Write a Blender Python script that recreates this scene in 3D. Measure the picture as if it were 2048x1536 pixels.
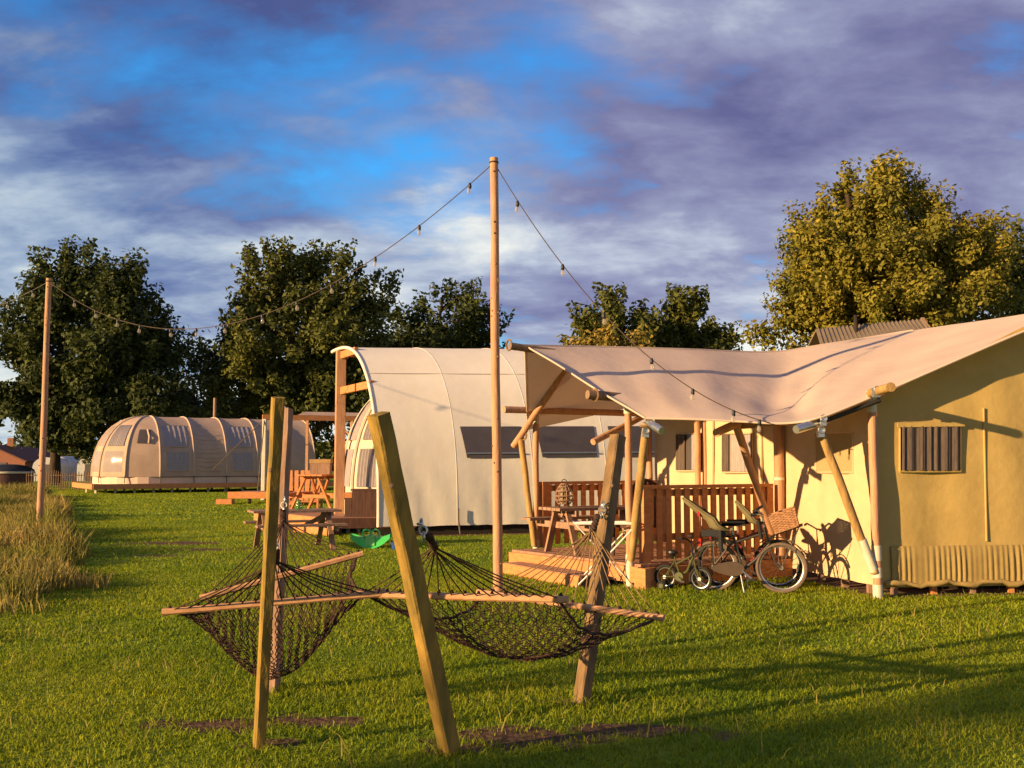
import bpy, math, random
import numpy as np
from mathutils import Vector, Matrix
for o in list(bpy.data.objects): bpy.data.objects.remove(o)
scn = bpy.context.scene
COL = scn.collection
V = Vector
# ------------------------------------------------------------------ camera, sky, sun, exposure
F = 1950.0; PITCH = math.atan(157/1950); CAMZ = 1.6
cam = bpy.data.cameras.new('camera'); cam.sensor_width = 36; cam.lens = 36*F/2048; cam.clip_end = 3000; cam.clip_start = .05
co = bpy.data.objects.new('camera', cam); COL.objects.link(co); co.location = (0, 0, CAMZ)
co.rotation_euler = (math.pi/2+PITCH, 0, 0); scn.camera = co
scn.render.resolution_x = 1024; scn.render.resolution_y = 768
SUN_AZ = math.radians(29); SUN_EL = math.radians(12.5)      # light travels towards +x and a little +y
world = bpy.data.worlds.new('World'); scn.world = world; world.use_nodes = True
def build_sky():
    nt = world.node_tree; N = nt.nodes; L = nt.links; N.clear()
    def nd(t, **k):
        n = N.new(t)
        for a, b in k.items(): setattr(n, a, b)
        return n
    def val(n, i, v): n.inputs[i].default_value = v
    def math_(op, a, b=None, clamp=False):
        n = nd('ShaderNodeMath', operation=op, use_clamp=clamp)
        for i, x in enumerate((a, b)):
            if x is None: continue
            if isinstance(x, (int, float)): val(n, i, x)
            else: L.new(x, n.inputs[i])
        return n.outputs[0]
    def mix(fac, a, b):
        n = nd('ShaderNodeMix', data_type='RGBA')
        if isinstance(fac, (int, float)): n.inputs[0].default_value = fac
        else: L.new(fac, n.inputs[0])
        for i, x in ((6, a), (7, b)):
            if isinstance(x, tuple): n.inputs[i].default_value = (*x, 1)
            else: L.new(x, n.inputs[i])
        return n.outputs[2]
    tc = nd('ShaderNodeTexCoord'); d = tc.outputs['Generated']
    sky = nd('ShaderNodeTexSky', sky_type='NISHITA', sun_disc=False)
    sky.sun_elevation = SUN_EL; sky.sun_rotation = math.atan2(-math.cos(SUN_AZ), -math.sin(SUN_AZ))
    hs = nd('ShaderNodeHueSaturation'); val(hs, 1, 1.35); val(hs, 2, 1.0); L.new(sky.outputs[0], hs.inputs[4])
    sep = nd('ShaderNodeSeparateXYZ'); L.new(d, sep.inputs[0])
    z = math_('ADD', math_('MAXIMUM', sep.outputs[2], 0.0), .30)
    cx = math_('DIVIDE', sep.outputs[0], z); cy = math_('DIVIDE', sep.outputs[1], z)
    cmb = nd('ShaderNodeCombineXYZ'); L.new(cx, cmb.inputs[0]); L.new(cy, cmb.inputs[1])
    def noise(scale, detail, rough, dist, loc, sc=(1, 1, 1), src=None, rz=0):
        mp = nd('ShaderNodeMapping'); mp.inputs[1].default_value = loc; mp.inputs[2].default_value = (0, 0, rz); mp.inputs[3].default_value = sc
        L.new(src or cmb.outputs[0], mp.inputs[0])
        n = nd('ShaderNodeTexNoise'); L.new(mp.outputs[0], n.inputs['Vector'])
        n.inputs['Scale'].default_value = scale; n.inputs['Detail'].default_value = detail
        n.inputs['Roughness'].default_value = rough; n.inputs['Distortion'].default_value = dist
        return n.outputs[0]
    def ramp(x, stops):
        r = nd('ShaderNodeValToRGB'); L.new(x, r.inputs[0]); e = r.color_ramp.elements
        while len(e) < len(stops): e.new(.5)
        for el, (p, c) in zip(e, stops): el.position = p; el.color = (*c, 1) if isinstance(c, tuple) else (c, c, c, 1)
        return r.outputs[0]
    # the break in the cloud deck, up and to the left of straight ahead
    def blob(px, py, r0, r1):
        a = (px-1024)/F; b = (768-py)/F
        v = V((a, math.cos(PITCH)-b*math.sin(PITCH), math.sin(PITCH)+b*math.cos(PITCH))).normalized()
        s = nd('ShaderNodeVectorMath', operation='SUBTRACT'); L.new(d, s.inputs[0]); s.inputs[1].default_value = v
        m = nd('ShaderNodeVectorMath', operation='MULTIPLY'); L.new(s.outputs[0], m.inputs[0]); m.inputs[1].default_value = (.62, .62, 1.35)
        ln = nd('ShaderNodeVectorMath', operation='LENGTH'); L.new(m.outputs[0], ln.inputs[0])
        mr = nd('ShaderNodeMapRange'); mr.interpolation_type = 'SMOOTHSTEP'; L.new(ln.outputs['Value'], mr.inputs[0])
        for i, x in ((1, r0), (2, r1), (3, 1.0), (4, 0.0)): mr.inputs[i].default_value = x
        return mr.outputs[0]
    gap = math_('ADD', blob(800, 215, .03, .21), math_('MULTIPLY', blob(190, 60, .02, .16), .9), clamp=True)
    n1 = noise(1.9, 8, .55, .25, (3.1, 1.7, 0), (.95, 1.2, 1), rz=.3)
    n2 = noise(4.6, 9, .58, .2, (7.4, 2.2, 4), (.9, 1.25, 1), rz=.25)
    n3 = noise(1.8, 8, .55, .25, (1.2, 9.3, 2), (.85, 1.3, 1), rz=.2)
    cover = math_('ADD', math_('MULTIPLY', n1, .55), math_('MULTIPLY', n2, .52))
    cover = math_('ADD', math_('SUBTRACT', cover, math_('MULTIPLY', gap, .16)), .08)
    mask = ramp(cover, [(.36, 0.0), (.45, .45), (.56, 1.0)])
    tone = math_('ADD', math_('MULTIPLY', n3, .75), math_('MULTIPLY', n2, .55))
    tone = math_('SUBTRACT', tone, .15)
    hi = nd('ShaderNodeMapRange'); L.new(sep.outputs[2], hi.inputs[0])
    for i, x in ((1, .05), (2, .36), (3, .26), (4, -.05)): hi.inputs[i].default_value = x
    tone = math_('ADD', tone, hi.outputs[0])
    xr = nd('ShaderNodeMapRange'); L.new(sep.outputs[0], xr.inputs[0])
    for i, x in ((1, -.42), (2, .10), (3, 0.0), (4, 1.0)): xr.inputs[i].default_value = x
    cl = ramp(tone, [(0.34, (0.0147, 0.0312, 0.0996)), (0.46, (0.0352, 0.0573, 0.1341)), (0.56, (0.0771, 0.1087, 0.1801)), (0.66, (0.1543, 0.1912, 0.2376)), (0.78, (0.2718, 0.2912, 0.2835))])
    cr = ramp(tone, [(0.34, (0.0471, 0.0499, 0.1099)), (0.46, (0.0800, 0.0834, 0.1491)), (0.56, (0.1152, 0.1265, 0.1889)), (0.66, (0.1934, 0.2142, 0.2574)), (0.78, (0.3291, 0.3358, 0.3176))])
    cloud = mix(xr.outputs[0], cl, cr)
    tn = nd('ShaderNodeMix', data_type='RGBA', blend_type='MULTIPLY'); tn.inputs[0].default_value = 1.0; L.new(hs.outputs[0], tn.inputs[6]); tn.inputs[7].default_value = (.30, .78, 1.15, 1)
    bg1 = nd('ShaderNodeBackground'); L.new(tn.outputs[2], bg1.inputs[0]); bg1.inputs[1].default_value = .10
    bg2 = nd('ShaderNodeBackground'); L.new(cloud, bg2.inputs[0]); bg2.inputs[1].default_value = 1.0
    ms = nd('ShaderNodeMixShader'); L.new(mask, ms.inputs[0]); L.new(bg1.outputs[0], ms.inputs[1]); L.new(bg2.outputs[0], ms.inputs[2])
    out = nd('ShaderNodeOutputWorld'); L.new(ms.outputs[0], out.inputs[0])
build_sky()
sl = bpy.data.lights.new('sun', 'SUN'); sl.energy = 4.0; sl.angle = math.radians(.6); sl.color = (1, .67, .33)
so = bpy.data.objects.new('sun', sl); COL.objects.link(so); so.location = (-30, -15, 20)
so.rotation_euler = V((math.cos(SUN_AZ)*math.cos(SUN_EL), math.sin(SUN_AZ)*math.cos(SUN_EL), -math.sin(SUN_EL))).to_track_quat('-Z', 'Y').to_euler()
vs = scn.view_settings; vs.view_transform = 'Standard'; vs.look = 'None'; vs.exposure = 1.5; vs.gamma = 1; vs.use_curve_mapping = False

# ------------------------------------------------------------------ measuring helpers (photo pixel + distance -> place)
def ray(px, py):
    a = (px-1024)/F; b = (768-py)/F
    return V((a, math.cos(PITCH)-b*math.sin(PITCH), math.sin(PITCH)+b*math.cos(PITCH)))
def at(px, py, d): r = ray(px, py); return V((0, 0, CAMZ))+r*(d/r.y)
def gnd(px, py, z=0.0): r = ray(px, py); return V((0, 0, CAMZ))+r*((z-CAMZ)/r.z)
def onwall(px, py, p0, direc, off=0.0):       # on the upright plane through p0 along direc
    n = V((direc[1], -direc[0], 0)).normalized(); r = ray(px, py); o = V((0, 0, CAMZ))
    t = (V((p0[0], p0[1], 0))-o).dot(n)/r.dot(n)
    return o+r*t+n*off

# ------------------------------------------------------------------ materials
MATS = {}
def mat(name, col, col2=None, rough=.8, scale=6.0, stretch=(1, 1, 1), bump=.0, spec=.3, metal=0.0, trans=0.0, col3=None, island=0.0, detail=6, bscale=None):
    if name in MATS: return MATS[name]
    m = bpy.data.materials.new(name); m.use_nodes = True; nt = m.node_tree; N = nt.nodes; L = nt.links
    b = N['Principled BSDF']; b.inputs['Roughness'].default_value = rough; b.inputs['Metallic'].default_value = metal
    b.inputs['Specular IOR Level'].default_value = spec
    tc = N.new('ShaderNodeTexCoord'); mp = N.new('ShaderNodeMapping'); mp.inputs[3].default_value = stretch
    L.new(tc.outputs['Object'], mp.inputs[0])
    no = N.new('ShaderNodeTexNoise'); no.inputs['Scale'].default_value = scale; no.inputs['Detail'].default_value = detail; no.inputs['Roughness'].default_value = .62
    L.new(mp.outputs[0], no.inputs['Vector'])
    rp = N.new('ShaderNodeValToRGB'); e = rp.color_ramp.elements
    c2 = col2 or tuple(c*.78 for c in col)
    e[0].position = .34; e[0].color = (*c2, 1); e[1].position = .64; e[1].color = (*col, 1)
    if col3: x = e.new(.78); x.color = (*col3, 1)
    L.new(no.outputs[0], rp.inputs[0]); out = rp.outputs[0]
    if island > 0:
        g = N.new('ShaderNodeNewGeometry'); hs = N.new('ShaderNodeHueSaturation'); mr = N.new('ShaderNodeMapRange')
        L.new(g.outputs['Random Per Island'], mr.inputs[0]); mr.inputs[3].default_value = 1-island; mr.inputs[4].default_value = 1+island
        L.new(mr.outputs[0], hs.inputs[2])
        m2 = N.new('ShaderNodeMapRange'); L.new(g.outputs['Random Per Island'], m2.inputs[0]); m2.inputs[3].default_value = .5+.03*island; m2.inputs[4].default_value = .5-.03*island
        L.new(m2.outputs[0], hs.inputs[0]); L.new(out, hs.inputs[4]); out = hs.outputs[0]
    L.new(out, b.inputs['Base Color'])
    if bump:
        n2 = N.new('ShaderNodeTexNoise'); n2.inputs['Scale'].default_value = bscale or scale*3; n2.inputs['Detail'].default_value = 6; L.new(mp.outputs[0], n2.inputs['Vector'])
        bp = N.new('ShaderNodeBump'); bp.inputs['Strength'].default_value = bump; bp.inputs['Distance'].default_value = .02
        L.new(n2.outputs[0], bp.inputs['Height']); L.new(bp.outputs[0], b.inputs['Normal'])
    if trans:
        t = N.new('ShaderNodeBsdfTranslucent'); L.new(out, t.inputs[0]); ms = N.new('ShaderNodeMixShader'); ms.inputs[0].default_value = trans
        L.new(b.outputs[0], ms.inputs[1]); L.new(t.outputs[0], ms.inputs[2]); L.new(ms.outputs[0], N['Material Output'].inputs[0])
    MATS[name] = m; return m
def glass(name, col, rough=.12, alpha=.5):
    m = bpy.data.materials.new(name); m.use_nodes = True; b = m.node_tree.nodes['Principled BSDF']
    b.inputs['Base Color'].default_value = (*col, 1); b.inputs['Roughness'].default_value = rough; b.inputs['Alpha'].default_value = alpha
    b.inputs['Specular IOR Level'].default_value = .5
    MATS[name] = m; return m
def ground_mat():
    m = bpy.data.materials.new('ground'); m.use_nodes = True; nt = m.node_tree; N = nt.nodes; L = nt.links; b = N['Principled BSDF']
    b.inputs['Roughness'].default_value = .95; b.inputs['Specular IOR Level'].default_value = .1
    tc = N.new('ShaderNodeTexCoord')
    def nz(s, dt):
        n = N.new('ShaderNodeTexNoise'); n.inputs['Scale'].default_value = s; n.inputs['Detail'].default_value = dt; L.new(tc.outputs['Object'], n.inputs['Vector']); return n.outputs[0]
    def rp(x, st):
        r = N.new('ShaderNodeValToRGB'); e = r.color_ramp.elements; L.new(x, r.inputs[0])
        while len(e) < len(st): e.new(.5)
        for el, (p, c) in zip(e, st): el.position = p; el.color = (*c, 1)
        return r.outputs[0]
    def mx(f, a, bb):
        n = N.new('ShaderNodeMix'); n.data_type = 'RGBA'; L.new(f, n.inputs[0]); L.new(a, n.inputs[6]); L.new(bb, n.inputs[7]); return n.outputs[2]
    g = rp(nz(.5, 8), [(.3, (.11, .17, .012)), (.55, (.17, .225, .014)), (.75, (.24, .24, .02))])
    e = rp(nz(14, 8), [(.3, (.060, .034, .018)), (.7, (.17, .10, .055))])
    at_ = N.new('ShaderNodeAttribute'); at_.attribute_name = 'bare'
    ad = N.new('ShaderNodeMath'); ad.operation = 'ADD'; L.new(at_.outputs['Fac'], ad.inputs[0])
    n2 = nz(5, 6); sb = N.new('ShaderNodeMath'); sb.operation = 'MULTIPLY_ADD'; L.new(n2, sb.inputs[0]); sb.inputs[1].default_value = 1.1; sb.inputs[2].default_value = -.62
    L.new(sb.outputs[0], ad.inputs[1])
    k = rp(ad.outputs[0], [(.35, (0, 0, 0)), (.55, (1, 1, 1))])
    L.new(mx(k, g, e), b.inputs['Base Color'])
    bp = N.new('ShaderNodeBump'); bp.inputs['Strength'].default_value = .6; bp.inputs['Distance'].default_value = .04; L.new(nz(22, 8), bp.inputs['Height']); L.new(bp.outputs[0], b.inputs['Normal'])
    return m
M_canvas = mat('cream_canvas', (.54, .395, .235), (.49, .355, .21), .9, 3, bump=.35, bscale=9, spec=.1)
M_canvas_olive = mat('gable_canvas', (.46, .32, .11), (.40, .275, .092), .9, 2.2, bump=.35, bscale=8, spec=.1)
M_roof = mat('roof_canvas', (.62, .475, .37), (.55, .415, .325), .85, 1.1, bump=.3, bscale=6, spec=.15, trans=.12)
M_white = mat('white_canvas', (.72, .65, .54), (.655, .585, .48), .85, .9, bump=.2, bscale=5, spec=.15)
M_whiterib = mat('white_canvas_rib', (.71, .64, .53), None, .85, 3, spec=.15)
M_dome = mat('tan_canvas', (.45, .315, .225), (.37, .26, .19), .88, 1.4, bump=.15, bscale=12, spec=.1)
M_domerib = mat('tan_canvas_rib', (.55, .40, .29), None, .88, 3, spec=.1)
M_peach = mat('pale_canvas', (.66, .49, .36), (.60, .44, .32), .88, 2, spec=.1)
M_skirt = mat('skirt_canvas', (.35, .245, .085), (.29, .20, .07), .92, 5, bump=.1, spec=.1)
M_log = mat('pine_log', (.48, .265, .15), (.36, .185, .10), .75, 3, (6, 6, .9), .25, .2)
M_logy = mat('aged_log', (.40, .25, .09), (.24, .14, .05), .8, 3, (5, 5, 1), .3, .2)
M_loggrey = mat('weathered_log', (.26, .17, .10), (.15, .09, .055), .85, 4, (4, 4, 1), .3, .2)
M_red = mat('stained_boards', (.55, .225, .08), (.42, .16, .055), .7, 2.5, (3, 3, 8), .2, .25)
M_deck = mat('deck_boards', (.36, .19, .12), (.25, .13, .085), .75, 3, (6, 1, 1), .2, .25)
M_dark = mat('dark_wood', (.085, .035, .022), (.045, .02, .013), .6, 3, (6, 6, 1), .2, .3)
M_grey = mat('grey_wood', (.33, .20, .13), (.20, .12, .08), .85, 3, (4, 4, 1), .3, .2)
M_post = mat('mossy_post', (.33, .20, .045), (.14, .105, .03), .9, 3.2, (3, 3, .8), .6, .1, col3=(.25, .22, .02))
M_postdark = mat('weathered_post', (.24, .15, .07), (.12, .078, .042), .88, 3.5, (4, 4, .7), .5, .15, col3=(.27, .19, .05))
M_bar = mat('spreader_wood', (.50, .28, .14), (.37, .19, .09), .7, 5, (2, 8, 8), .2, .2)
M_rope = mat('brown_rope', (.085, .05, .036), (.045, .028, .022), .95, 40, bump=.4, spec=.05)
M_ropelt = mat('tan_rope', (.26, .165, .085), (.17, .10, .05), .95, 40, bump=.4, spec=.05)
M_steel = mat('galvanised_steel', (.55, .55, .53), (.42, .42, .40), .35, 14, metal=.9)
M_sleeve = mat('pale_sleeve', (.58, .52, .39), (.48, .43, .32), .6, 8)
M_black = mat('black_plastic', (.018, .017, .017), (.012, .012, .012), .45, 8, spec=.4)
M_cable = mat('black_cable', (.085, .06, .042), None, .6, 8)
M_shade_flue = mat('shade_and_flue_black', (.03, .022, .015), (.02, .014, .01), .95, 6)  # near-black: shade painted under tents and decks, plus the dark flue
M_win = mat('window_mesh', (.075, .06, .055), (.055, .043, .04), .35, 2, spec=.5)
M_curt = mat('curtain_cloth', (.11, .08, .062), (.07, .05, .04), .9, 6, (8, 8, 1))
M_curtlt = mat('pale_curtain', (.42, .36, .35), (.30, .25, .25), .9, 5, (8, 8, 1), trans=.2)
M_mesh = mat('tan_mesh', (.36, .25, .12), (.32, .22, .105), .9, 20)
G_win = glass('clear_window', (.30, .30, .33), .08, .38)
G_jar = glass('green_glass', (.06, .20, .05), .08, .55)
G_bulb = glass('clear_bulb', (.55, .50, .42), .05, .28)
M_tyre = mat('pale_tyre', (.15, .105, .075), (.115, .08, .055), .85, 12)
M_tyreb = mat('black_rubber', (.02, .019, .018), None, .85, 12)
M_frame = mat('bike_frame_paint', (.05, .04, .03), None, .3, 5, spec=.5)
M_frred = mat('red_frame_paint', (.20, .02, .025), None, .3, 5, spec=.5)
M_child = mat('child_seat_shell', (.20, .17, .09), (.15, .125, .065), .5, 4)
M_redr = mat('red_reflector', (.45, .03, .03), None, .3, 5)
M_wick = mat('wicker', (.42, .22, .11), (.27, .13, .06), .75, 20, bump=.3)
M_chain = mat('chaincase', (.075, .05, .033), None, .5, 4)
M_green = mat('green_plastic', (.07, .60, .14), (.05, .50, .11), .4, 3, spec=.45)
M_greenlt = mat('light_green_plastic', (.22, .62, .18), None, .4, 3, spec=.45)
M_blue = mat('blue_plastic', (.03, .09, .35), None, .4, 3)
M_kid = mat('kid_bike_paint', (.075, .08, .025), None, .35, 4)
M_bark = mat('bark', (.075, .050, .032), (.035, .024, .016), .95, 5, (3, 3, .6), .6, .1)
M_metalroof = mat('metal_roof', (.20, .15, .095), (.16, .12, .075), .55, 3, spec=.4)
M_brick = mat('brick_wall', (.27, .11, .07), (.19, .075, .05), .9, 8)
M_tile = mat('roof_tiles', (.14, .06, .045), (.09, .04, .03), .9, 10)
M_shed = mat('shed_metal', (.42, .42, .42), (.34, .34, .35), .5, 3)
M_chips = mat('wood_chips', (.20, .10, .055), (.07, .04, .025), .95, 25, bump=.6)
def leafmat(n, a, b, c=None, tr=.3): return mat(n, a, b, .7, .22, spec=.25, trans=tr, col3=c, island=.38)
L_dark = leafmat('leaf_dark', (.070, .086, .018), (.036, .050, .012), (.125, .115, .018))  # darker leaf copy, the left trees' shade put into its colour
L_mid = leafmat('leaf_mid', (.12, .125, .02), (.055, .070, .015), (.23, .195, .024))
L_gold = leafmat('leaf_gold', (.26, .215, .024), (.13, .13, .018), (.34, .26, .028))
L_yel = leafmat('leaf_yellow', (.34, .22, .03), (.20, .16, .03))
L_grass = mat('grass_blade', (.29, .32, .018), (.15, .225, .012), .6, .55, spec=.15, trans=.5, col3=(.25, .22, .028), island=.4)
L_straw = mat('straw_grass', (.34, .26, .075), (.15, .17, .025), .8, .5, spec=.1, trans=.35, col3=(.46, .32, .13), island=.4)

# ------------------------------------------------------------------ mesh helpers
def worigin(o):
    p = V((0, 0, 0))
    while o is not None: p = p+V(o.location); o = o.parent
    return p
def tag(o, label=None, cat=None, group=None, kind=None):
    for k, v in (('label', label), ('category', cat), ('group', group), ('kind', kind)):
        if v: o[k] = v
    return o
def thing(name, label, cat, loc, group=None):
    o = bpy.data.objects.new(name, None); COL.objects.link(o); o.location = loc; o.empty_display_size = .2
    return tag(o, label, cat, group)
class MB:
    def __init__(s): s.v = []; s.f = []
    def add(s, vs, fs):
        n = len(s.v); s.v += [V(x) for x in vs]; s.f += [tuple(i+n for i in f) for f in fs]; return s
    def box(s, c, size, rz=0.0):
        hx, hy, hz = (x/2 for x in size); m = Matrix.Rotation(rz, 3, 'Z')
        vs = [V(c)+m @ V((x*hx, y*hy, z*hz)) for z in (-1, 1) for x, y in ((-1, -1), (1, -1), (1, 1), (-1, 1))]
        return s.add(vs, [(3, 2, 1, 0), (4, 5, 6, 7), (0, 1, 5, 4), (1, 2, 6, 5), (2, 3, 7, 6), (3, 0, 4, 7)])
    def beam(s, a, b, w, h, up=(0, 0, 1), bev=0.0):
        a = V(a); b = V(b); d = (b-a).normalized(); up = V(up)
        if abs(d.dot(up)) > .98: up = V((0, 1, 0))
        x = d.cross(up).normalized(); y = x.cross(d).normalized()
        if bev: prof = [(-w/2, -h/2+bev), (-w/2+bev, -h/2), (w/2-bev, -h/2), (w/2, -h/2+bev), (w/2, h/2-bev), (w/2-bev, h/2), (-w/2+bev, h/2), (-w/2, h/2-bev)]
        else: prof = [(-w/2, -h/2), (w/2, -h/2), (w/2, h/2), (-w/2, h/2)]
        n = len(prof); vs = [p+x*i+y*j for p in (a, b) for i, j in prof]
        fs = [(i, (i+1) % n, n+(i+1) % n, n+i) for i in range(n)]+[tuple(reversed(range(n))), tuple(range(n, 2*n))]
        return s.add(vs, fs)
    def tube(s, pts, r, n=8, caps=True):
        pts = [V(p) for p in pts]; k = len(pts); rs = r if isinstance(r, (list, tuple)) else [r]*k
        up = V((0, 0, 1)); vs = []; px = None
        for i, p in enumerate(pts):
            t = (pts[min(i+1, k-1)]-pts[max(i-1, 0)]).normalized()
            if px is None:
                px = t.cross(up) if abs(t.z) < .95 else t.cross(V((0, 1, 0)))
            px = (px-t*px.dot(t)).normalized(); py = t.cross(px)
            vs += [p+(px*math.cos(2*math.pi*j/n)+py*math.sin(2*math.pi*j/n))*rs[i] for j in range(n)]
        fs = [(i*n+j, i*n+(j+1) % n, (i+1)*n+(j+1) % n, (i+1)*n+j) for i in range(k-1) for j in range(n)]
        if caps: fs += [tuple(reversed(range(n))), tuple(range((k-1)*n, k*n))]
        return s.add(vs, fs)
    def ring(s, c, R, r, axis=(0, 1, 0), n=32, m=6, a0=0, a1=2*math.pi):
        ax = V(axis).normalized(); e1 = ax.cross(V((0, 0, 1))).normalized() if abs(ax.z) < .9 else V((1, 0, 0)); e2 = ax.cross(e1)
        full = abs(a1-a0-2*math.pi) < 1e-4; vs = []; K = n if full else n+1
        for i in range(K):
            a = a0+(a1-a0)*i/n; d = e1*math.cos(a)+e2*math.sin(a)
            vs += [V(c)+d*(R+r*math.cos(2*math.pi*j/m))+ax*(r*math.sin(2*math.pi*j/m)) for j in range(m)]
        fs = [(i*m+j, ((i+1) % K)*m+j, ((i+1) % K)*m+(j+1) % m, i*m+(j+1) % m) for i in range(n) for j in range(m)]
        return s.add(vs, fs)
    def lathe(s, c, prof, n=16, axis=None):
        M = axis.to_track_quat('Z', 'Y').to_matrix() if axis is not None else Matrix.Identity(3)
        vs = [V(c)+M @ V((r*math.cos(2*math.pi*j/n), r*math.sin(2*math.pi*j/n), z)) for r, z in prof for j in range(n)]
        k = len(prof); fs = [(i*n+j, i*n+(j+1) % n, (i+1)*n+(j+1) % n, (i+1)*n+j) for i in range(k-1) for j in range(n)]
        fs += [tuple(reversed(range(n))), tuple(range((k-1)*n, k*n))]
        return s.add(vs, fs)
    def grid(s, rows, closed=False):
        h = len(rows); w = len(rows[0]); vs = [p for r in rows for p in r]
        return s.add(vs, [(i*w+j, i*w+j+1, (i+1)*w+j+1, (i+1)*w+j) for i in range(h-1) for j in range(w-1)])
    def slab(s, poly, z0, z1):
        n = len(poly); vs = [V((p[0], p[1], z)) for z in (z0, z1) for p in poly]
        return s.add(vs, [tuple(reversed(range(n))), tuple(range(n, 2*n))]+[(i, (i+1) % n, n+(i+1) % n, n+i) for i in range(n)])
    def thick(s, q, t):      # a flat quad given a thickness t along its normal
        q = [V(p) for p in q]; n = (q[1]-q[0]).cross(q[-1]-q[0]).normalized()*t; k = len(q)
        return s.add(q+[p+n for p in q], [tuple(reversed(range(k))), tuple(range(k, 2*k))]+[(i, (i+1) % k, k+(i+1) % k, k+i) for i in range(k)])
    def xf(s, M): s.v = [M @ p for p in s.v]; return s
    def build(s, name, m, parent=None, smooth=False, label=None, cat=None, group=None, kind=None, origin=None):
        if parent is not None: O = worigin(parent)
        elif origin is not None: O = V(origin)
        else:
            xs = [p.x for p in s.v]; ys = [p.y for p in s.v]; O = V(((min(xs)+max(xs))/2, (min(ys)+max(ys))/2, min(p.z for p in s.v)))
        me = bpy.data.meshes.new(name); me.from_pydata([tuple(p-O) for p in s.v], [], s.f); me.update()
        if smooth:
            me.polygons.foreach_set('use_smooth', [True]*len(me.polygons))
            try: me.set_sharp_from_angle(angle=math.radians(50))
            except Exception: pass
        me.materials.append(m)
        o = bpy.data.objects.new(name, me); COL.objects.link(o)
        if parent is not None: o.parent = parent
        else: o.location = O
        return tag(o, label, cat, group, kind)
def arrmesh(name, verts, faces_flat, nper, m, parent=None, smooth=False):      # big meshes straight from numpy
    me = bpy.data.meshes.new(name); O = np.array(worigin(parent)) if parent is not None else np.zeros(3)
    verts = np.asarray(verts, dtype=np.float32)-O.astype(np.float32); nf = len(faces_flat)//nper
    me.vertices.add(len(verts)); me.vertices.foreach_set('co', verts.ravel())
    me.loops.add(len(faces_flat)); me.loops.foreach_set('vertex_index', np.asarray(faces_flat, dtype=np.int32))
    me.polygons.add(nf); me.polygons.foreach_set('loop_start', np.arange(0, nf*nper, nper, dtype=np.int32))
    me.update(calc_edges=True); me.validate()
    if smooth: me.polygons.foreach_set('use_smooth', np.ones(nf, dtype=bool))
    me.materials.append(m); o = bpy.data.objects.new(name, me); COL.objects.link(o)
    if parent is not None: o.parent = parent
    return o
def lerp(a, b, t): return V(a)+(V(b)-V(a))*t
def log(parent, a, b, r=.055, m=None, name='pole', r2=None, sag=0.0):
    a = V(a); b = V(b); n = 7; rnd = random.Random(int(abs(a.x*91+b.z*37)*1000) % 9973); r2 = r2 or r
    pts = [lerp(a, b, i/(n-1))+V((rnd.uniform(-1, 1), rnd.uniform(-1, 1), 0))*r*.12 for i in range(n)]
    rs = [(r+(r2-r)*i/(n-1))*rnd.uniform(.95, 1.05) for i in range(n)]
    return MB().tube(pts, rs, 10).build(name, m or M_log, parent, True)
def inpoly(x, y, poly):
    c = np.zeros(np.shape(x), bool); n = len(poly)
    for i in range(n):
        x0, y0 = poly[i]; x1, y1 = poly[i-1]
        k = ((y0 > y) != (y1 > y)) & (x < (x1-x0)*(y-y0)/((y1-y0) or 1e-9)+x0); c ^= k
    return c
def vnoise(x, y, s, seed):      # cheap smooth value noise
    rs = np.random.RandomState(seed); T = rs.rand(64, 64); x = x/s+100; y = y/s+100
    i = np.floor(x).astype(int); j = np.floor(y).astype(int); u = x-i; v = y-j; u = u*u*(3-2*u); v = v*v*(3-2*v)
    g = lambda a, b: T[a % 64, b % 64]
    return (g(i, j)*(1-u)+g(i+1, j)*u)*(1-v)+(g(i, j+1)*(1-u)+g(i+1, j+1)*u)*v

# ------------------------------------------------------------------ key places
G0 = V((4.36, 11.8, 0)); GD = V((.992, .126, 0)).normalized()          # corner of the safari tent, its front gable
N1 = V((1.52, 12.72, 0)); N2 = V((3.85, 14.0, 0)); F2 = V((2.48, 16.6, 0)); F1 = V((.37, 15.1, 0))   # porch corners
U = (N2-N1).normalized(); SW = (N2-G0).normalized(); BW = (F2-N2).normalized()
TA = V((-4.28, 24, 0)); TU = V((math.cos(math.radians(17)), math.sin(math.radians(17)), 0)); TN = V((.454, -.891, 0))  # arched tent
BARE = [(-1.78, 6.05, .34, .14), (-1.2, 6.15, .25, .12), (.05, 5.85, .42, .15), (.72, 6.0, .38, .15), (-.3, 5.6, .2, .12), (-1.38, 5.72, .18, .12), (.45, 6.68, .16, .1),
        (-6.6, 19.6, .9, .4), (-5.6, 18.2, .7, .22), (-6.2, 17.0, .5, .16), (-.15, 12.1, .22, .16)]
def bare(x, y):
    b = np.zeros(np.shape(x)); x = np.asarray(x, float); y = np.asarray(y, float); w = 1+.9*(vnoise(x, y, .16, 31)-.5)+.7*(vnoise(x, y, .45, 32)-.5)
    for cx, cy, rx, ry in BARE: b = np.maximum(b, np.clip(1.6-w*np.sqrt(((x-cx)/rx)**2+((y-cy)/ry)**2), 0, 1))
    return b
SAFARI = [(1.75, 12.9), (3.85, 13.9), (4.3, 12.0), (9.2, 12.4), (9.4, 20), (2, 19), (.2, 15.3)]
ARCH = [tuple((TA+TU*t+TN*s)[:2]) for t, s in ((.3, 3.1), (10, 3.1), (10, -3), (.3, -3))]
MEADOW = [(-5.0, 8.6), (-5.35, 10.6), (-6.2, 13.9), (-8.1, 17.5), (-10.2, 21.5), (-14.5, 31), (-22, 46), (-60, 46), (-40, 8)]

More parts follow.
